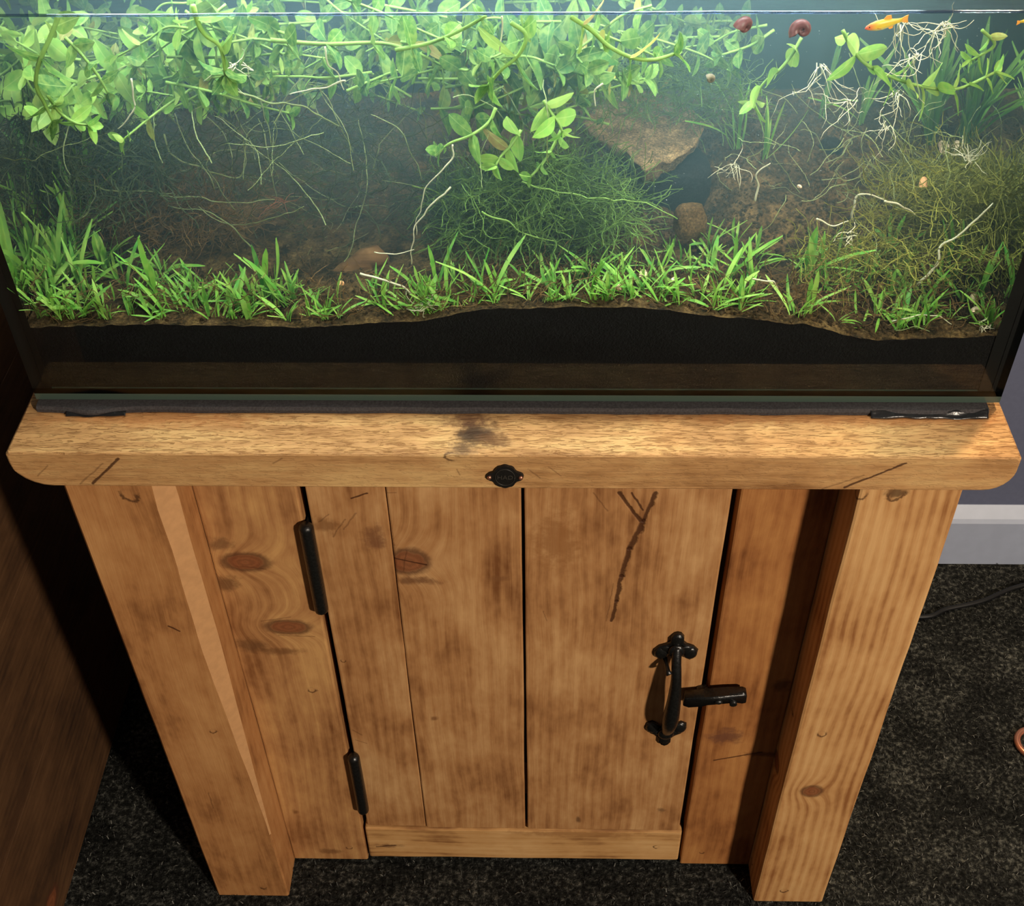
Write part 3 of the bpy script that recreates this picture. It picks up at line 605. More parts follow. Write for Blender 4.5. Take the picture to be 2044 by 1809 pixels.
def slab(name, outline, thick, mat, label, seed):
    bm = bmesh.new(); n = len(outline); cen = sum(outline, Vector()) / n
    ring = [bm.verts.new(p - cen) for p in outline]; bm.faces.new(ring)
    low = [bm.verts.new((p - cen) * 0.93 + Vector((0, 0.006, -thick * (1 + .3 * mnoise.noise(p * 40))))) for p in outline]; bm.faces.new(low[::-1])
    for i in range(n): bm.faces.new((ring[i], low[i], low[(i + 1) % n], ring[(i + 1) % n]))
    bmesh.ops.triangulate(bm, faces=bm.faces[:])
    for k in range(4): bmesh.ops.subdivide_edges(bm, edges=[e_ for e_ in bm.edges if e_.calc_length() > 0.006], cuts=1, use_grid_fill=True); bmesh.ops.triangulate(bm, faces=bm.faces[:])
    for v in bm.verts: v.co += mnoise.noise_vector((v.co + cen) * 60) * 0.0035 + mnoise.noise_vector((v.co + cen) * 190) * 0.0022
    o = bm_obj(name, bm, mat, smooth=True, world=False); o.location = cen; return tag(o, label, 'stone')
slab('sandy_stone', [at_z(x, y, 1.088 + (1405 - x) * 0.00002) for x, y in ((1165, 240), (1205, 200), (1285, 178), (1365, 205), (1408, 240), (1392, 283), (1345, 318), (1288, 340), (1250, 300), (1190, 278))], 0.022, SAND, 'flat sandy brown stone lying tilted behind the moss', 4)
rock('shade_and_dark_stone', (c.x + 0.016, c.y - 0.008, c.z - 0.052), 0.044, 0.034, 0.034, SHADE_AND_DARKST, 'black shade stone standing for the shadow below the flat sandy stone', 'stone', 9, 1, (0, 0, R(10)))  # near-black stone stands in for the slab's shadow
c = at(1378, 430, 0.185); rock('brown_stone', (c.x, c.y, c.z - 0.006), 0.015, 0.012, 0.017, BROWNST, 'small upright brown stone in front of the black shade stone', 'stone', 14, 1, (R(-10), 0, R(12)))
c = on_soil(1658, 300); rock('black_pebble', (c.x, c.y, c.z + 0.004), 0.012, 0.010, 0.009, SHADE_AND_DARKST, 'black round pebble lying on the brown soil mound', 'pebble', 21, 0, (0, R(20), 0))
BARK = wood('drowned_wood', 'X', 21.0, light=S(104, 74, 44), mid=S(78, 52, 32), dark=S(40, 26, 18), rough=0.9, bumpk=0.9); BARK2 = wood('drowned_wood_orange', 'X', 24.0, light=S(112, 82, 50), mid=S(84, 58, 34), dark=S(46, 30, 18), rough=0.9, bumpk=0.8)
def log(pts, rads, mat, label, seed):
    path = smooth_path(pts, 26); rr = [rads[0] + (rads[1] - rads[0]) * i / 25 for i in range(26)]; rr[0] *= .5; rr[-1] *= .3
    V, F = tube(path, rr, 14); V = [v + mnoise.noise_vector(v * 55 + Vector((seed, 0, 0))) * 0.0065 + mnoise.noise_vector(v * 180) * 0.0015 for v in V]
    base = path[0]; V = [v - base for v in V]; o = link('driftwood', to_mesh('driftwood', V, F, mat, True)); o.location = base; return tag(o, label, 'driftwood', 'pieces of driftwood on the soil')
log([at(150, 440, .27), at(280, 430, .26), at(430, 470, .25), at(520, 520, .23)], (0.026, 0.016), BARK, 'mossy brown driftwood branch lying behind the left grass carpet', 1)
log([at(1840, 520, .17), at(1920, 540, .165), at(2030, 500, .16)], (0.013, 0.008), BARK, 'dark brown driftwood stick in the right corner', 2)
log([at(590, 605, .15), at(650, 565, .155), at(700, 540, .165), at(770, 505, .18)], (0.006, 0.013), BARK2, 'orange brown driftwood tip between the two front grass patches', 3)
log([at(1790, 500, .19), at(1850, 470, .22), at(1990, 485, .22)], (0.009, 0.005), BARK, 'thin driftwood twig behind the right grass patch', 5)

# ---- plant materials
def leaf_mat(name, cols, trans=0.35, rough=0.45, vein=True):
    t = NT(name); oi = t.node('ShaderNodeObjectInfo'); v, X, Y, Z = t.obj()
    col = t.ramp(oi.outputs['Random'], [(i / (len(cols) - 1), c) for i, c in enumerate(cols)])
    n = t.noise(v, 4.0, 3); col = t.mix(t.step(n, .35, .7, 0.0, 0.30), col, S(190, 206, 110))
    if vein: col = t.mix(t.step(t.M('ABSOLUTE', Y), 0.006, 0.022, 0.35, 0.0), col, S(190, 214, 140))
    p = t.bsdf(col, rough, None, 0, 0.18); tl = t.node('ShaderNodeBsdfTranslucent'); t.put(tl.inputs[0], col)
    mx = t.node('ShaderNodeMixShader'); mx.inputs[0].default_value = trans; t.put(mx.inputs[1], p); t.put(mx.inputs[2], tl.outputs[0])
    return t.done(mx.outputs[0])
LEAF = leaf_mat('round_leaf', [S(64, 110, 54), S(84, 132, 62), S(56, 106, 64), S(108, 152, 74), S(72, 124, 58), S(128, 156, 82)])
LEAF_P = leaf_mat('bright_leaf', [S(118, 172, 78), S(144, 188, 90), S(102, 160, 74), S(160, 190, 104)])
LEAF_B = leaf_mat('ageing_leaf', [S(150, 130, 92), S(176, 170, 90), S(120, 128, 70)])
BLADE = leaf_mat('grass_blade', [S(88, 158, 58), S(116, 176, 66), S(74, 146, 62), S(146, 188, 88), S(100, 168, 62)], 0.3, 0.4, False)
STEM = plain('plant_stem', S(116, 150, 72), 0.5, 0, 0.3, 0.12, 60)
ROOTR = plain('reddish_root', S(128, 84, 66), 0.7, 0, 0.2, 0.2, 60); ROOT = plain('pale_root', S(184, 182, 156), 0.6, 0, 0.3, 0.1, 60); ROOTG = plain('olive_root', S(112, 124, 84), 0.7, 0, 0.2, 0.2, 60)
def leaf_mesh(mat, wdt, droop, fold, seed):
    V, F = [], []; nu, nv = 7, 4; r = random.Random(seed)
    for i in range(nu + 1):
        u = i / nu; hw = wdt * 0.5 * max(0.07, math.sin(math.pi * min(1, (u ** 0.85) * 0.98 + .02)) ** 0.62) if u < 1 else 0.012
        if u < 0.12: hw = 0.05
        for j in range(nv + 1):
            s = (j / nv) * 2 - 1; V.append((u, s * hw, -droop * u * u + fold * abs(s) * hw * 1.2 + 0.03 * math.sin(u * 5 + seed) * s))
    for i in range(nu):
        for j in range(nv): k = i * (nv + 1) + j; F.append((k, k + nv + 1, k + nv + 2, k + 1))
    return to_mesh('leaf', V, F, mat, True)
LM = [leaf_mesh(LEAF, w_, d_, f_, i) for i, (w_, d_, f_) in enumerate(((.66, .12, .2), (.6, .25, .1), (.72, .05, .3), (.56, .3, .25), (.68, .18, .05)))]
LMP = [leaf_mesh(LEAF_P, w_, d_, f_, 10 + i) for i, (w_, d_, f_) in enumerate(((.52, .15, .2), (.46, .28, .15), (.6, .08, .25)))]
LMB = [leaf_mesh(LEAF_B, .5, .2, .2, 20)]
BOX = (IX0 + .006, IX1 - .006, IY + .006, IYB - .006)
def clampbox(p, m=0.0): return Vector((min(max(p.x, BOX[0] + m), BOX[1] - m), min(max(p.y, BOX[2] + m), BOX[3] - m), p.z))
def stem_plant(pts, leaf, spacing, label, group=None, rnd=random, pale=False, rad=0.0016, brown=0.03, tip=True, name='stem_plant', zmax=ZW + 0.004):
    path = smooth_path(pts, max(8, len(pts) * 6)); base = Vector(path[0]); t = empty(name, base, label, 'plant', group)
    V, F = tube([p - base for p in path], [rad * (1 - .35 * i / len(path)) for i in range(len(path))], 6); link('stem', to_mesh('stem', V, F, STEM, True), t)
    L = [0]
    for a, b in zip(path, path[1:]): L.append(L[-1] + (b - a).length)
    s = spacing * .4; k = 0; roll0 = rnd.uniform(0, 3.14); ms = LMP if pale else LM
    def put(p, tan, ang, size, lift):
        a = tan.orthogonal().normalized(); a = Matrix.Rotation(ang, 3, tan) @ a; d = (a * math.cos(lift) + tan * math.sin(lift)).normalized()
        nn = (tan - d * tan.dot(d)); nn = nn.normalized() if nn.length > 1e-4 else d.orthogonal().normalized()
        nn = (nn + Vector((0, -0.25, 0.9)) * 0.9); nn = (nn - d * nn.dot(d)).normalized(); yv = nn.cross(d)
        tipp = p + d * size
        if tipp.y < BOX[2] or tipp.y > BOX[3] or tipp.x < BOX[0] or tipp.x > BOX[1]: 
            d = Vector((d.x * (1 if BOX[0] < tipp.x < BOX[1] else -1), d.y * (1 if BOX[2] < tipp.y < BOX[3] else -1), d.z)); nn = (nn - d * nn.dot(d)).normalized(); yv = nn.cross(d)
        if (p + d * size).z > zmax: d.z = min(d.z, (zmax - p.z) / size); d.normalize(); nn = (nn - d * nn.dot(d)).normalized(); yv = nn.cross(d)
        o = link('leaf', LMB[0] if rnd.random() < brown else rnd.choice(ms), t)
        o.matrix_local = Matrix(((d.x, yv.x, nn.x, p.x - base.x), (d.y, yv.y, nn.y, p.y - base.y), (d.z, yv.z, nn.z, p.z - base.z), (0, 0, 0, 1))) @ Matrix.Diagonal((size, size * rnd.uniform(.85, 1.1), size, 1))
    while s < L[-1]:
        i = max(j for j in range(len(L)) if L[j] <= s); i = min(i, len(path) - 2); tan = (path[i + 1] - path[i]).normalized(); fr_ = s / L[-1]
        sz = leaf * (1 - .45 * max(0, fr_ - .6) / .4) * rnd.uniform(.8, 1.12); ang = roll0 + (k % 2) * math.pi / 2 + rnd.uniform(-.3, .3); p = path[i] + (path[i + 1] - path[i]) * ((s - L[i]) / max(1e-6, L[i + 1] - L[i]))
        for h in (0, math.pi): put(p, tan, ang + h, sz * rnd.uniform(.85, 1.05), R(rnd.uniform(5, 40)))
        s += spacing * rnd.uniform(.8, 1.2); k += 1
    if tip:
        tan = (path[-1] - path[-2]).normalized()
        for q in range(4): put(path[-1], tan, roll0 + q * math.pi / 2 + .4, leaf * (.62 - .1 * (q // 2)), R(30 + 22 * (q // 2)))
    return t
rnd = random.Random(42)
def PX(lst): return [at(*p) for p in lst]
# stems that stand out in the photograph
stem_plant(PX([(118, 30, .10), (100, 75, .095), (78, 125, .092), (72, 170, .095), (88, 205, .10), (105, 240, .10)]), .034, .027, 'big green stem hanging from the surface in the upper left corner', rnd=rnd, rad=.0022)
stem_plant(PX([(130, 75, .13), (160, 105, .125), (195, 150, .12), (215, 185, .12)]), .022, .020, 'thin jointed stem slanting down beside the big upper left stem', rnd=rnd)
stem_plant(PX([(95, 190, .11), (120, 225, .105), (150, 245, .10), (175, 250, .10)]), .028, .022, 'yellow green drooping shoot lowest in the upper left corner', rnd=rnd, pale=True)
stem_plant(PX([(1140, 34, .085), (1180, 60, .088), (1215, 92, .09), (1262, 115, .092), (1305, 119, .095), (1345, 108, .10)]), .032, .026, 'olive stem arching below the waterline right of centre', rnd=rnd, rad=.0021, brown=.2)
stem_plant(PX([(1020, 45, .10), (1050, 70, .10), (1035, 110, .10), (1000, 140, .10), (975, 170, .105)]), .035, .026, 'broad leaved stem above the middle of the moss', rnd=rnd, rad=.0020)
stem_plant(PX([(385, 10, .085), (395, 45, .086), (410, 70, .088), (440, 95, .09), (450, 150, .095)]), .036, .026, 'dark green large leaved stem near the surface left of centre', rnd=rnd, rad=.0022)
stem_plant(PX([(540, 80, .14), (650, 88, .145), (760, 86, .15), (830, 105, .16), (880, 130, .17)]), .026, .030, 'long pale horizontal stem running across the upper middle', rnd=rnd, rad=.0020)
stem_plant(PX([(790, 100, .12), (860, 85, .115), (920, 60, .11), (970, 32, .10)]), .024, .034, 'straight pale stem slanting up to the surface near the centre', rnd=rnd, rad=.0020, tip=False)
stem_plant(PX([(990, 215, .14), (975, 245, .135), (940, 270, .13), (900, 285, .13), (880, 300, .13)]), .026, .024, 'jointed yellow stem hanging down above the left edge of the moss', rnd=rnd)
stem_plant(PX([(1085, 200, .12), (1100, 225, .115), (1115, 245, .11), (1122, 262, .108)]), .030, .012, 'pale bright rosette floating in front of the sandy stone', rnd=rnd, pale=True)
stem_plant(PX([(1040, 260, .14), (1020, 290, .13), (1000, 312, .125), (990, 330, .12)]), .027, .013, 'vivid green rosette above the moss in the middle', rnd=rnd, pale=True)
stem_plant(PX([(1120, 260, .15), (1100, 300, .145), (1080, 330, .14), (1060, 352, .135)]), .022, .014, 'smaller green rosette touching the vivid one on its right', rnd=rnd, pale=True)
stem_plant(PX([(1682, 60, .13), (1700, 95, .125), (1725, 125, .12), (1760, 145, .12), (1810, 165, .12), (1870, 178, .125), (1920, 175, .13), (1985, 145, .135)]), .031, .017, 'bright leafy stem running sideways below the yellow fish', rnd=rnd, pale=True, rad=.0018)
stem_plant(PX([(1600, 75, .20), (1580, 110, .195), (1555, 140, .19), (1525, 165, .19), (1505, 200, .19)]), .036, .022, 'pale green shoot hanging below the two red snails', rnd=rnd, pale=True)
stem_plant(PX([(1545, 60, .26), (1500, 90, .25), (1440, 110, .24)]), .022, .026, 'thin green stem beside the left red snail', rnd=rnd)
stem_plant(PX([(1960, 60, .12), (1985, 90, .12), (1940, 120, .125)]), .020, .022, 'small leafy sprig at the far right edge', rnd=rnd, pale=True)
stem_plant(PX([(1090, 130, .20), (1120, 150, .20), (1150, 175, .20)]), .026, .016, 'yellowing stem above the left end of the sandy stone', rnd=rnd, brown=.85)
stem_plant(PX([(1170, 120, .22), (1200, 150, .215), (1250, 165, .21)]), .024, .016, 'yellowing stem just above the middle of the sandy stone', rnd=rnd, brown=.85)
stem_plant(PX([(1050, 160, .23), (1075, 185, .22), (1120, 200, .22)]), .024, .018, 'withered stem behind the pale bright rosette', rnd=rnd, brown=.9)
# the floating mass
for i in range(160):
    r = random.Random(100 + i)
    if i < 70: px, py, y = r.uniform(-60, 520), r.uniform(25, 215), r.uniform(.15, .44)
    elif i < 118: px, py, y = r.uniform(420, 1150), r.uniform(22, 180), r.uniform(.17, .44)
    elif i < 132: px, py, y = r.uniform(850, 1180), r.uniform(60, 240), r.uniform(.17, .30)
    elif i < 144: px, py, y = r.uniform(1120, 1450), r.uniform(30, 110), r.uniform(.16, .42)
    else: px, py, y = r.uniform(0, 1300), r.uniform(-60, 10), r.uniform(.18, .42)
    c = clampbox(at(px, py, y), .012); c.z = min(c.z, ZW - .008); x = c.x
    th = r.choice((0, math.pi)) + r.gauss(0, .55); L = r.uniform(.06, .15); d = Vector((math.cos(th), math.sin(th) * .6, r.uniform(-.45, .35)))
    pts = [clampbox(c + d * (L * (k / 3 - .5)) + Vector((r.uniform(-.008, .008), r.uniform(-.008, .008), -.02 * (k / 3) ** 2 * r.random())), .01) for k in range(4)]
    for p in pts: p.z = min(p.z, ZW - .004)
    where = 'in the upper left mass' if px < 470 else ('in the upper middle' if px < 1000 else 'right of the tank centre')
    lab = '%s round leaved stem %s %s, %s' % ('left pointing' if d.x < 0 else 'right pointing', 'high' if py < 90 else ('midway' if py < 150 else 'low'), where, 'nearer the front' if y < .24 else ('half way back' if y < .34 else 'far at the back'))
    k_ = 1.0 if y < .27 else .68
    stem_plant(pts, r.uniform(.022, .036) * k_, r.uniform(.019, .028) * (k_ * .5 + .5), lab, 'floating stems ' + where, r, pale=(px < 420 and r.random() < .7), rad=.0014)

# ---- grass carpet
def blade_mesh(bend, wd, twist, seed, mat=BLADE):
    V, F = [], []; n = 8
    for i in range(n + 1):
        u = i / n; hw = wd * .5 * (0.38 + 0.62 * math.sin(math.pi * min(1, max(0, (u - .12) / 1.05))) ** 1.2) * (1 if u < .86 else max(.12, 1 - ((u - .86) / .15) ** 2) ** .5)
        a = bend * u; x = math.sin(a) * u * .9; z = u * (1 - .12 * abs(bend) * u); tw = twist * u
        for s in (-1, 0, 1): V.append((x + s * hw * math.sin(tw) , s * hw * math.cos(tw), z + (0.02 if s == 0 else 0)))
    for i in range(n):
        for j in range(2): k = i * 3 + j; F.append((k, k + 3, k + 4, k + 1))
    return to_mesh('blade', V, F, mat, True)
BM = [blade_mesh(b_, w_, t_, i) for i, (b_, w_, t_) in enumerate(((.4, .10, .3), (.8, .10, -.5), (1.2, .09, .2), (-.5, .11, .6), (.15, .10, 0), (1.6, .08, .4), (.6, .125, -.2), (1.0, .105, .8)))]
BT = [blade_mesh(b_, w_, t_, 30 + i) for i, (b_, w_, t_) in enumerate(((.25, .055, .3), (.5, .05, -.4), (.12, .045, .1), (.75, .05, .5)))]
def tuft(p, n, lmin, lmax, lean, label, group, r, meshes=BM, name='grass_tuft', aim=None, sink=.002):
    t = empty(name, (p.x, p.y, p.z - sink), label, 'grass', group)
    for k in range(n):
        o = link('blade', r.choice(meshes), t); L = r.uniform(lmin, lmax); az = r.uniform(0, 6.283) if aim is None else aim + r.gauss(0, .7); ti = abs(r.gauss(0, lean * 1.25))
        ti = min(ti, 1.35); tx, ty = p.x + math.cos(az) * math.sin(ti + .3) * L, p.y + math.sin(az) * math.sin(ti + .3) * L
        if ty < BOX[2] + .001: az = -az
        if not BOX[0] < tx < BOX[1]: az = math.pi - az
        o.matrix_local = Matrix.Translation((r.uniform(-.003, .003), r.uniform(0, .003), 0)) @ Matrix.Rotation(az, 4, 'Z') @ Matrix.Rotation(ti, 4, 'Y') @ Matrix.Rotation(r.choice((0, math.pi)), 4, 'Z') @ Matrix.Scale(L, 4)
    return t
zones = [((12, 110), (490, 655), 34, .026, .058, .32, 'in the bright left front corner'),
         ((100, 330), (530, 655), 46, .024, .052, .34, 'in the dense left front carpet'),
         ((320, 520), (570, 655), 30, .022, .048, .36, 'left of the orange driftwood tip'),
         ((520, 700), (590, 650), 20, .020, .044, .42, 'around the orange driftwood tip'),
         ((740, 1000), (560, 645), 34, .020, .046, .50, 'in the front middle below the moss'),
         ((1000, 1110), (560, 620), 10, .018, .040, .35, 'in the shaded gap of the front middle'),
         ((1090, 1330), (535, 628), 44, .020, .046, .38, 'on the raised soil right of centre'),
         ((1310, 1520), (490, 632), 36, .020, .046, .50, 'between the raised soil and the bare patch'),
         ((1580, 1800), (510, 660), 38, .022, .048, .70, 'in the right front'),
         ((1780, 1990), (530, 680), 36, .022, .050, .75, 'in the right front corner')]
for zi, ((xa, xb), (ya, yb), n, l0, l1, lean, where) in enumerate(zones):
    r = random.Random(500 + zi)
    for k in range(n):
        py = r.uniform(ya, yb); p = on_soil(r.uniform(xa, xb), py)
        if p is None: continue
        p = clampbox(p, .004); q = (py - ya) / (yb - ya); row = 'back row' if q < .34 else ('middle row' if q < .67 else 'front row')
        way = k % 3; aim = (None, R(180), 0.0)[way]; pose = ('spreading', 'left leaning', 'right leaning')[way]
        tuft(p, r.randint(4, 7), l0 * .5, l1 * r.uniform(.62, 1.0), lean + (.12 if way else 0), '%s grass tuft in the %s, %s' % (pose, row, where), 'grass tufts ' + where, r, BM, 'grass_tuft', aim)
tall = [((45, 560), .105, 3, 'tall grass shoot leaning at the left end of the carpet'), ((118, 585), .10, 3, 'tall grass shoot second from the left glass'), ((165, 590), .075, 4, 'tall forked grass shoot above the left carpet'), ((265, 600), .075, 2, 'tall grass shoot with a yellow tip in the left carpet'), ((320, 610), .075, 3, 'slender pair of blades rising right of the yellow tipped shoot'), ((530, 600), .075, 3, 'tall grass shoot beside the orange driftwood tip'), ((575, 615), .07, 4, 'tall zigzag grass shoot just left of the driftwood tip'), ((870, 590), .07, 3, 'tall grass shoot at the left edge of the moss'), ((985, 600), .065, 4, 'tall grass shoot in front of the moss'), ((1180, 600), .06, 3, 'tall upright blade pair on the raised soil'), ((1460, 560), .065, 5, 'tall grass shoot left of the bare patch'), ((1610, 560), .07, 5, 'tall grass shoot right of the bare patch'), ((1890, 560), .08, 4, 'long runner shoot arching over the dark driftwood stick'), ((1960, 600), .075, 4, 'long pale shoot against the right glass')]
BTALL = [blade_mesh(b_, w_, t_, 60 + i) for i, (b_, w_, t_) in enumerate(((.35, .075, .3), (.7, .07, -.4), (-.3, .08, .5)))]
for i, ((px, py), L, n, lab) in enumerate(tall):
    r = random.Random(900 + i); p = clampbox(on_soil(px, py), .005); tuft(p, n, L * .65, L, .26, lab, 'tall grass shoots', r, BTALL)
for i, (px, py, L, n, lab) in enumerate(((1470, 300, .09, 8, 'loose clump of thin grass standing in front of the soil mound'), (1525, 320, .08, 7, 'second loose grass clump right of the sandy stone'), (1640, 240, .09, 8, 'thin grass behind the black pebble'), (1720, 250, .09, 9, 'thin grass clump behind the soil mound'), (1880, 290, .12, 16, 'tall bright grass clump in the right rear'), (1915, 280, .13, 18, 'thick tall bright grass clump in the right rear corner'), (1960, 300, .13, 16, 'tall bright grass clump against the right glass'), (1850, 270, .10, 12, 'bright grass clump left of the right rear clumps'), (15, 420, .12, 16, 'tall thin grass behind the left glass corner'), (60, 470, .11, 12, 'tall thin grass beside the left rear corner'), (30, 520, .09, 12, 'leaning thin grass against the left glass'))):
    r = random.Random(950 + i); p = on_soil(px, py) or at(px, py, .43)
    p = clampbox(p, .012); p.z = soil(p.x, p.y); tuft(p, n, L * .5, L, .22, lab, 'tall thin grass clumps', r, BT, 'tall_grass')

# ---- moss and fine roots (uncountable threads)
def threads(name, label, mat, gen, n, seed, rad, steps=9, step=.006, wander=.6, tend=None):
    r = random.Random(seed); V, F = [], []
    for i in range(n):
        p = gen(r)
        if p is None: continue
        d = Vector((r.gauss(0, 1), r.gauss(0, 1), r.gauss(0, .5))); d.normalize(); pts = [p.copy()]
        for k in range(steps):
            d = d + Vector((r.gauss(0, wander), r.gauss(0, wander), r.gauss(0, wander))) * .5
            if tend: d += Vector(tend) * .12
            d.normalize(); q = pts[-1] + d * step; q = clampbox(q); q.z = min(max(q.z, soil(q.x, q.y, False)), ZW - .003); pts.append(q)
        v, f = tube(pts, rad * r.uniform(.6, 1.3), 3, False); k = len(V); V += v; F += [tuple(a + k for a in g) for g in f]
    base = V[0].copy(); o = link(name, to_mesh(name, [v - base for v in V], F, mat, False)); o.location = base
    return tag(o, label, 'moss', kind='stuff')
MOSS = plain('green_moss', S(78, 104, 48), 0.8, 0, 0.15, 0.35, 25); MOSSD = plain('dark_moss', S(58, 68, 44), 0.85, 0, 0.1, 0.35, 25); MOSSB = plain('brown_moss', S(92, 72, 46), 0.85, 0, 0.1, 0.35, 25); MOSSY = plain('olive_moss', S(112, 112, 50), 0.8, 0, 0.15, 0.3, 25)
def gbox(pxa, pxb, pya, pyb, Ya, Yb):
    def g(r):
        p = at(r.uniform(pxa, pxb), r.uniform(pya, pyb), r.uniform(Ya, Yb)); s = soil(p.x, p.y, False)
        p.z = max(p.z, s + r.uniform(0, .012)); return clampbox(p)
    return g
def gellip(px, py, rx, ry, Ya, Yb):
    def g(r):
        a_, q = r.uniform(0, 6.283), math.sqrt(r.random()); p = at(px + rx * q * math.cos(a_), py + ry * q * math.sin(a_), r.uniform(Ya, Yb)); s = soil(p.x, p.y, False)
        p.z = max(p.z, s + r.uniform(0, .01)); return clampbox(p)
    return g
threads('moss_clump', 'fine green moss tangle filling the middle of the tank', MOSS, gellip(1080, 430, 190, 130, .15, .26), 1500, 1, .00042, 10, .006)
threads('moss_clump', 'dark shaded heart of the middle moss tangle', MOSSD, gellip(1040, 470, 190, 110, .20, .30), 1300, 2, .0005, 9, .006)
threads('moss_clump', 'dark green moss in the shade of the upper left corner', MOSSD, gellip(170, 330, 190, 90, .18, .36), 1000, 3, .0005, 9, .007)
threads('moss_clump', 'brown fuzzy algae over the left driftwood branch', MOSSB, gellip(310, 450, 180, 70, .20, .27), 1100, 4, .0004, 9, .006)
threads('moss_clump', 'olive hair moss over the soil mound on the right', MOSSY, gellip(1900, 415, 160, 95, .17, .30), 1000, 5, .00042, 9, .006)
threads('moss_clump', 'olive moss fringe in the right front behind the grass', MOSSY, gellip(1800, 530, 220, 60, .12, .2), 700, 6, .0004, 8, .005)
threads('moss_clump', 'dim brown root tangle in the dark middle left', MOSSD, gellip(620, 330, 300, 120, .22, .38), 380, 7, .00042, 12, .008)
threads('moss_clump', 'thin moss veil behind the sandy stone', MOSS, gellip(1320, 180, 190, 70, .28, .40), 600, 8, .0004, 9, .006)
threads('moss_clump', 'mossy litter among the front grass', MOSSB, gbox(20, 2000, 560, 660, .08, .14), 900, 9, .00035, 7, .005)

threads('root_tangle', 'thin pale root threads trailing through the dark left half', ROOTG, gellip(480, 330, 380, 140, .14, .34), 36, 11, .00045, 26, .006, .25)
threads('root_tangle', 'thin pale root threads under the floating leaves', ROOTG, gellip(700, 190, 450, 60, .12, .30), 40, 12, .00045, 16, .005, .3, (0, 0, -1))
threads('root_tangle', 'thin pale root threads over the right soil mound', ROOTG, gellip(1700, 330, 260, 150, .14, .30), 80, 13, .00035, 12, .004, .4)
rs = random.Random(77); V, F = [], []
for i in range(520):
    p = clampbox(at(rs.uniform(900, 2000) if rs.random() < .75 else rs.uniform(100, 900), rs.uniform(35, 420), rs.uniform(.09, .42))); q = rs.uniform(.0002, .00055); k = len(V)
    if p.z < soil(p.x, p.y, False) or p.z > ZW - .002: continue
    V += [p + Vector((q, 0, 0)), p + Vector((-q, 0, q)), p + Vector((0, q, -q)), p + Vector((0, -q, q * .4))]; F += [(k, k + 1, k + 2), (k, k + 3, k + 1), (k + 1, k + 3, k + 2), (k, k + 2, k + 3)]
tag(link('water_specks', to_mesh('water_specks', V, F, plain('white_speck', S(190, 200, 200), 0.8))), 'tiny white specks drifting in the water', 'specks', kind='stuff')

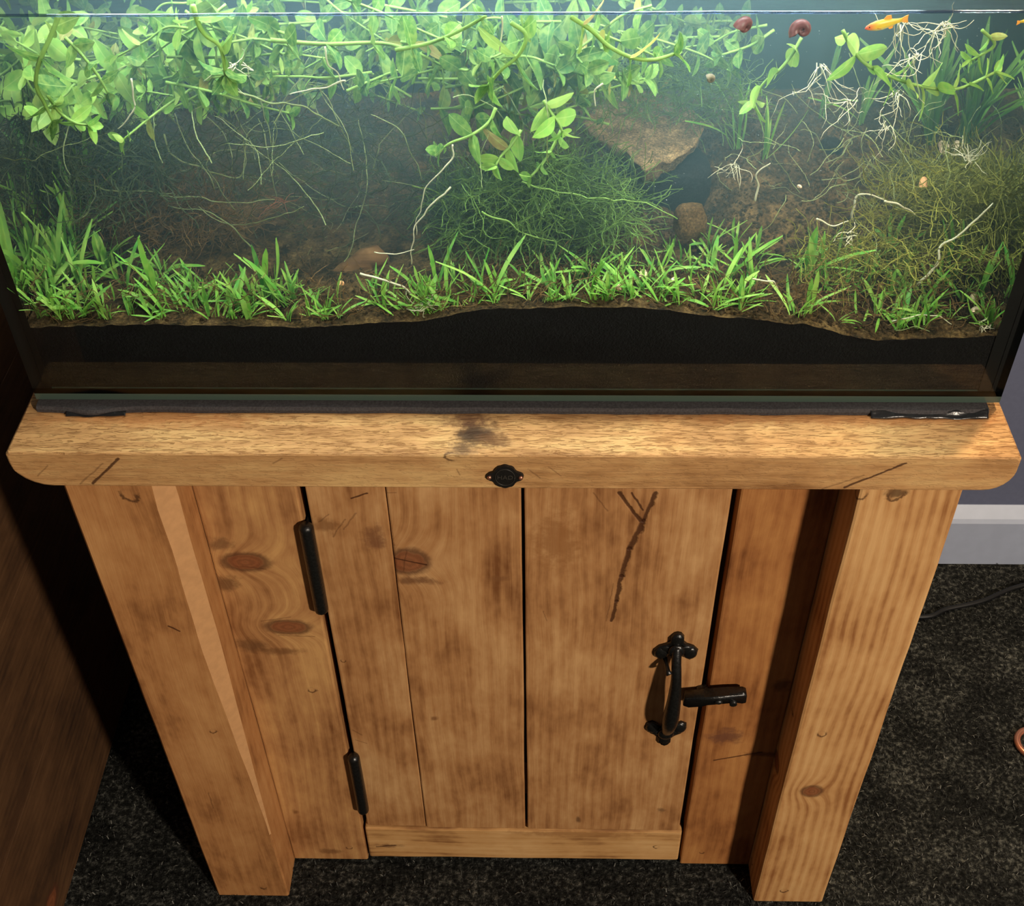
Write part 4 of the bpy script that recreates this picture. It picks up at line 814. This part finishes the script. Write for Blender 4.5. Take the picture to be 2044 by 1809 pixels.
# ---- single roots seen against the dark
def root(pts, label, mat=ROOT, rad=.0007, branch=0, seed=0):
    path = smooth_path(pts, len(pts) * 6); base = Vector(path[0]); r = random.Random(seed)
    path = [p + mnoise.noise_vector(p * 70) * .0028 for p in path]; V, F = tube([p - base for p in path], [rad * (1 - .5 * i / len(path)) for i in range(len(path))], 5)
    o = link('hanging_root', to_mesh('hanging_root', V, F, mat, True)); o.location = base; return tag(o, label, 'root', 'single roots hanging in the water')
RT = [([(262, 160, .12), (268, 205, .12), (256, 235, .12), (236, 256, .12)], 'short white root curving below the upper left leaves', ROOT, .0009),
      ([(650, 95, .13), (655, 130, .13), (668, 145, .13), (690, 180, .13)], 'white kinked root hanging from the long horizontal stem', ROOT, .0009),
      ([(690, 160, .13), (640, 175, .13), (580, 187, .13)], 'white root slanting left of the kinked root', ROOT, .0008),
      ([(470, 180, .14), (540, 205, .14), (605, 213, .14), (680, 255, .15)], 'pale runner sagging below the large leaves left of centre', ROOTG, .0012),
      ([(520, 200, .16), (545, 290, .16), (552, 270, .16), (548, 245, .16)], 'thin hooked root in the dark left of centre', ROOTG, .0007),
      ([(330, 270, .2), (345, 310, .2), (400, 335, .2), (470, 355, .2), (490, 330, .2), (485, 275, .2)], 'long looping pale root in the dark left half', ROOTG, .0010),
      ([(175, 370, .2), (230, 380, .2), (320, 385, .2), (360, 390, .2)], 'pale horizontal root above the left driftwood', ROOTG, .0010),
      ([(322, 392, .19), (400, 398, .19), (450, 405, .19), (545, 400, .19)], 'pale horizontal root right of the left driftwood', ROOTG, .0009),
      ([(135, 455, .18), (180, 415, .18), (190, 360, .2)], 'pale root slanting over the left driftwood', ROOTG, .0009),
      ([(500, 490, .18), (430, 430, .18), (330, 410, .19)], 'thin root crossing behind the left tall shoots', ROOTG, .0008),
      ([(905, 290, .12), (900, 320, .12), (860, 360, .12), (840, 410, .125), (830, 470, .13)], 'long white root falling along the left side of the moss', ROOT, .0008),
      ([(900, 375, .12), (850, 420, .12), (825, 470, .12), (822, 530, .12)], 'white root beside the long falling root', ROOT, .0009),
      ([(720, 545, .095), (790, 565, .095), (830, 590, .095), (850, 605, .095)], 'straight white runner in the front middle grass', ROOT, .0012),
      ([(745, 505, .11), (780, 507, .11), (825, 500, .11)], 'white horizontal root above the front middle grass', ROOT, .0007),
      ([(1000, 35, .1), (1001, 60, .1), (997, 105, .1)], 'straight white root hanging from the waterline near the centre', ROOT, .0009),
      ([(1205, 165, .12), (1190, 180, .12), (1192, 215, .12)], 'short white root in front of the sandy stone', ROOT, .0009),
      ([(960, 420, .14), (1010, 445, .14), (1055, 470, .14), (1110, 480, .14)], 'green runner lying across the moss', STEM, .0010),
      ([(1040, 365, .15), (1150, 390, .15), (1280, 405, .15), (1350, 440, .15)], 'green runner along the upper edge of the moss', STEM, .0010),
      ([(1510, 400, .2), (1515, 370, .2), (1512, 345, .2), (1540, 325, .2)], 'white bent root in front of the soil mound', ROOT, .0012),
      ([(1700, 440, .18), (1705, 400, .18), (1730, 388, .18), (1765, 395, .18)], 'thick white arched root on the olive moss', ROOT, .0013),
      ([(1765, 400, .17), (1800, 408, .17), (1825, 428, .17)], 'pale arched root right of the thick white one', ROOT, .0012),
      ([(1630, 435, .16), (1660, 450, .16), (1695, 440, .16)], 'white sagging root below the soil mound', ROOT, .0010),
      ([(1830, 570, .12), (1870, 520, .12), (1878, 495, .12), (1925, 460, .12), (1985, 405, .12)], 'long white and green runner rising over the right corner', ROOT, .0014),
      ([(1490, 555, .11), (1540, 560, .11), (1555, 575, .11)], 'white root across the bare patch', ROOT, .0010),
      ([(1780, 640, .09), (1860, 630, .09), (1900, 648, .09)], 'white runner along the front of the right grass', ROOT, .0007),
      ([(1790, 660, .085), (1830, 655, .085), (1880, 670, .085)], 'pale root lying on the soil at the right front', ROOTG, .0006)]
for i, (p, lab, m, rd) in enumerate(RT): root([at(*q) for q in p], lab, m, rd, 0, i)
def cluster(c, n, L, down, label, seed, rad=.00042, mat=None, group='bundles of white roots'):
    t = empty('root_bundle', c, label, 'root', group); r = random.Random(seed)
    for k in range(int(n * 1.6)):
        d = Vector((r.gauss(0, .6), r.gauss(0, .5), -down + r.gauss(0, .4))).normalized(); p = Vector((r.gauss(0, .003), r.gauss(0, .003), 0)); pts = [p]; st = L * r.uniform(.5, 1.1) / 7
        for q in range(7):
            d = (d + Vector((r.gauss(0, .3), r.gauss(0, .3), r.gauss(0, .3)))).normalized(); g = clampbox(pts[-1] + d * st + c) - c; g.z = max(g.z, soil(g.x + c.x, g.y + c.y, False) - c.z); g.z = min(g.z, ZW - c.z - .001); pts.append(g)
        V, F = tube(pts, [rad * (1.1 - .09 * i) for i in range(8)], 5); link('root_strand', to_mesh('root_strand', V, F, mat or ROOT, True), t)
for i, (px, py, Y, n, L, dn, lab) in enumerate(((1800, 45, .11, 9, .05, 1.2, 'white roots hanging from the waterline behind the yellow fish'), (1885, 50, .105, 12, .035, .7, 'bushy white roots at the waterline right of the yellow fish'), (1830, 110, .12, 8, .04, 1.0, 'white roots trailing under the bright sideways stem'), (1640, 130, .18, 9, .06, 1.0, 'thin white roots left of the bright sideways stem'), (1700, 200, .17, 7, .045, .8, 'white roots above the black pebble'), (1790, 185, .14, 7, .04, 1.0, 'white root bundle below the middle of the sideways stem'), (1770, 250, .18, 5, .03, 1.0, 'forked white roots right of the black pebble'), (1935, 320, .15, 12, .025, -.5, 'knot of white roots in the tall grass at the right'), (1470, 330, .19, 8, .03, .6, 'white roots of the loose clump beside the sandy stone'), (1960, 650, .085, 8, .018, .3, 'fan of short white roots in the right front corner'), (850, 608, .09, 10, .022, .2, 'fan of pale roots in the front middle grass'), (470, 130, .12, 8, .03, .9, 'white roots under the large leaves left of centre'), (1700, 470, .14, 6, .02, .3, 'crooked white roots between the right tufts'), (560, 400, .22, 9, .025, .2, 'reddish root star in the dark left half'))):
    cluster(at(px, py, Y), n, L, dn, lab, 40 + i, mat=ROOTR if 'reddish' in lab else None)

# ---- snails and fish
def shell_mesh(turns, tubek, rise, mat, squash=1.0, grow=.16):
    V, F = [], []; n = int(turns * 18); sd = 10; R1 = math.exp(grow * turns * 2 * math.pi)
    for i in range(n + 1):
        th = i / 18 * 2 * math.pi; Rr = math.exp(grow * th) / R1; tr_ = Rr * tubek; c = Vector((Rr * math.cos(th) * .62, Rr * math.sin(th) * .62, -rise * (1 - Rr)))
        er = Vector((math.cos(th), math.sin(th), 0))
        for k in range(sd):
            a_ = 2 * math.pi * k / sd; V.append(c + er * (tr_ * math.cos(a_)) + Vector((0, 0, tr_ * squash * math.sin(a_))))
    for i in range(n):
        for k in range(sd): k2 = (k + 1) % sd; F.append((i * sd + k, i * sd + k2, (i + 1) * sd + k2, (i + 1) * sd + k))
    F.append(tuple(range(sd)))
    return to_mesh('shell', V, F, mat, True), [Vector(V[n * sd + k]) for k in range(sd)]
RED = plain('red_shell', S(98, 58, 58), 0.35, 0, 0.4, 0.25, 3); REDIN = plain('shell_inside', S(58, 28, 34), 0.5); PALE = plain('pale_shell', S(222, 196, 166), 0.35, 0, 0.4, 0.15, 3); PEACH = plain('peach_shell', S(226, 170, 122), 0.35, 0, 0.4, 0.15, 3); DULL = plain('dull_shell', S(112, 104, 84), 0.5, 0, 0.3, 0.2, 3); FLESH = plain('snail_foot', S(110, 74, 62), 0.5)
def snail(p, size, mat, label, rot, group=None, rise=0.0, tubek=.44, sq=1.15):
    t = empty('snail', p, label, 'snail', group); me, rim = shell_mesh(2.6, tubek, rise, mat, sq); o = link('shell', me, t); M_ = Matrix.Rotation(rot[2], 4, 'Z') @ Matrix.Rotation(rot[1], 4, 'Y') @ Matrix.Rotation(rot[0], 4, 'X') @ Matrix.Scale(size, 4); o.matrix_local = M_
    c = sum(rim, Vector()) / len(rim); nrm = (rim[1] - c).cross(rim[4] - c).normalized(); V = [c + (v - c) * .93 + nrm * .0 for v in rim] + [c - nrm * .02]
    V = [c + (v - c) * .9 for v in rim] + [c + nrm * -.12]; F = [(k, (k + 1) % 10, 10) for k in range(10)]
    q = link('shell_mouth', to_mesh('shell_mouth', V, F, REDIN if mat is RED else FLESH, True), t); q.matrix_local = M_
    return t
snail(at(1486, 53, .095), .0105, RED, 'dark red snail drifting just under the waterline, left of the two', (R(100), R(30), R(40)), 'red snails at the surface')
snail(at(1602, 60, .10), .0115, RED, 'dark red snail with open shell mouth, right of the two', (R(75), R(-15), R(-10)), 'red snails at the surface')
snail(at(1846, 366, .20), .0085, PEACH, 'peach coloured snail resting on the olive moss', (R(80), R(20), R(60)), None, .5)
for i, (px, py, sz, m, lab) in enumerate(((682, 567, .0042, PEACH, 'tiny peach snail beside the orange driftwood tip'), (1285, 552, .0085, PALE, 'cream snail half hidden in the grass on the raised soil'), (1232, 572, .0055, PALE, 'small white snail left of the cream snail'), (1940, 598, .006, PALE, 'pale snail in the right corner grass'), (1950, 622, .006, PALE, 'lowest pale snail in the right corner grass'), (1345, 560, .004, PALE, 'tiny snail right of the cream snail'), (1595, 372, .0032, PALE, 'tiny white snail on the soil mound'), (1350, 352, .004, PALE, 'tiny white snail before the black shade stone'), (1500, 662, .0028, PALE, 'white speck of a snail on the front soil below the bare patch'), (1418, 160, .006, DULL, 'dull snail on the moss veil behind the sandy stone'), (1965, 290, .008, PALE, 'pale grey snail among the right rear grass'), (2020, 300, .008, PALE, 'white snail nearest the right glass'), (262, 655, .004, PALE, 'tiny white snail at the foot of the left carpet'))):
    p = on_soil(px, py) or at(px, py, .12); p = at(px, py, max(IY + .004, p.y - .012)); snail(clampbox(p), sz, m, lab, (R(70 + i * 31 % 60), R(i * 47 % 90), R(i * 83 % 360)), 'small pale snails', .5)
def fish(p, L, yaw, pitch, label):
    t = empty('fish', p, label, 'fish'); YEL = NT('yellow_fish'); v, X, Y, Z = YEL.obj(); n = YEL.noise(v, 3.0, 3)
    col = YEL.ramp(X, [(0.0, S(190, 60, 44)), (0.13, S(206, 112, 52)), (0.28, S(206, 172, 40)), (0.8, S(204, 170, 40)), (1.0, S(190, 130, 40))]); YM = YEL.done(YEL.bsdf(YEL.mix(YEL.step(Z, -.09, -.02, .55, 0.0), col, S(196, 186, 140)), 0.35, None, 0, 0.5))
    st = [(0, .012, .012, -.01), (.04, .035, .045, -.005), (.12, .055, .085, .0), (.25, .068, .118, .0), (.4, .066, .125, -.003), (.55, .05, .10, .0), (.68, .032, .07, .004), (.78, .02, .052, .006), (.86, .012, .05, .006)]
    V, F = [], []; sd = 14
    for (x, hy, hz, cz) in st:
        for k in range(sd): a_ = 2 * math.pi * k / sd; V.append((x, hy * math.cos(a_), cz + hz * math.sin(a_)))
    for i in range(len(st) - 1):
        for k in range(sd): k2 = (k + 1) % sd; F.append((i * sd + k, i * sd + k2, (i + 1) * sd + k2, (i + 1) * sd + k))
    F += [tuple(range(sd - 1, -1, -1)), tuple((len(st) - 1) * sd + k for k in range(sd))]
    FIN = plain('fish_fin', S(220, 150, 60), 0.4); M_ = Matrix.Rotation(yaw, 4, 'Z') @ Matrix.Rotation(pitch, 4, 'Y') @ Matrix.Scale(L, 4) @ Matrix.Translation((-.5, 0, 0))
    def part(nm, v, f, m, sm=True):
        o = link(nm, to_mesh(nm, v, f, m, sm), t); o.matrix_local = M_; return o
    def fin(out):
        a = [(x, .006 * (1 - abs(z) * 2), z) for x, z in out]; b = [(x, -.006 * (1 - abs(z) * 2), z) for x, z in out]; n_ = len(out)
        return a + b, [tuple(range(n_)), tuple(range(2 * n_ - 1, n_ - 1, -1))] + [(i, n_ + i, n_ + (i + 1) % n_, (i + 1) % n_) for i in range(n_)]
    part('body', V, F, YM); part('tail_fin', *fin([(.84, .05), (.93, .085), (1.0, .10), (.985, .0), (1.0, -.085), (.93, -.075), (.84, -.04)]), FIN, False)
    part('dorsal_fin', *fin([(.42, .115), (.50, .19), (.60, .185), (.62, .085)]), FIN, False); part('anal_fin', *fin([(.52, -.09), (.57, -.15), (.64, -.14), (.66, -.06)]), FIN, False)
    for s in (-1, 1):
        bm = bmesh.new(); blob(bm, (.085, s * .045, .022), .017, 1, .6, 1); e_ = bm_obj('eye', bm, BLACK, t, True, False); e_.matrix_local = M_
        part('pectoral_fin', [(.24, s * .06, -.02), (.33, s * .12, -.03), (.35, s * .10, -.07), (.26, s * .06, -.05)], [(0, 1, 2, 3)], FIN, False)
    return t
fish(at(1770, 47, .10), .034, R(8), R(-9), 'yellow fish with red snout swimming just under the waterline')
fish(at(2052, 40, .10), .020, R(200), R(5), 'orange fish cut off by the right edge at the waterline')

# ============================================================ AROUND THE CABINET
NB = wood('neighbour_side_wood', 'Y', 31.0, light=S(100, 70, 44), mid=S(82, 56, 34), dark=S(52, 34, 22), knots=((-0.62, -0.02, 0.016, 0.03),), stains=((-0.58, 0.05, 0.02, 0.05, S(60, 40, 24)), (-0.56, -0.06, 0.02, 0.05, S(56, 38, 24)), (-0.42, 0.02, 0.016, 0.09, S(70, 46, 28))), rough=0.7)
nb = empty('neighbouring_cabinet', (-0.86, 0.1, 0), 'dim brown wooden cabinet side standing left of the aquarium cabinet', 'cabinet')
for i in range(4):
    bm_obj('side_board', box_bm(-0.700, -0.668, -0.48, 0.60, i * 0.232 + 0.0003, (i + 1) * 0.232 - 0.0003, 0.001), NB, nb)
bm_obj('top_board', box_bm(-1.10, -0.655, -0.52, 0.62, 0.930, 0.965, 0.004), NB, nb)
bm_obj('front_board', box_bm(-1.06, -0.702, -0.478, -0.45, 0.0, 0.928, 0.002), NB, nb)
p0, p1, p2, p3 = at_z(1835, 1232, .006), at_z(1890, 1216, .006), at_z(1960, 1200, .006), at_z(2060, 1165, .006)
V, F = tube(smooth_path([(p0.x - .14, p0.y + .02, .005), p0, p1, p2, p3, (p3.x + .2, p3.y + .02, .006)], 40), .0042, 10)
base = Vector((p1.x, p1.y, 0)); o = link('power_cable', to_mesh('power_cable', [v - base for v in V], F, BLACK, True)); o.location = base
tag(o, 'black power cable lying on the carpet right of the cabinet', 'cable')
c = at_z(2066, 1480, .012); V, F = tube([(.026 * math.cos(a_), .026 * math.sin(a_), .0) for a_ in [2 * math.pi * k / 48 for k in range(49)]], .0052, 12)
o = link('copper_ring', to_mesh('copper_ring', V, F, COPPER, True)); o.location = (c.x, c.y, .0058); o.rotation_euler = (R(0), 0, 0)
tag(o, 'shiny copper ring on the carpet at the right edge', 'ring')
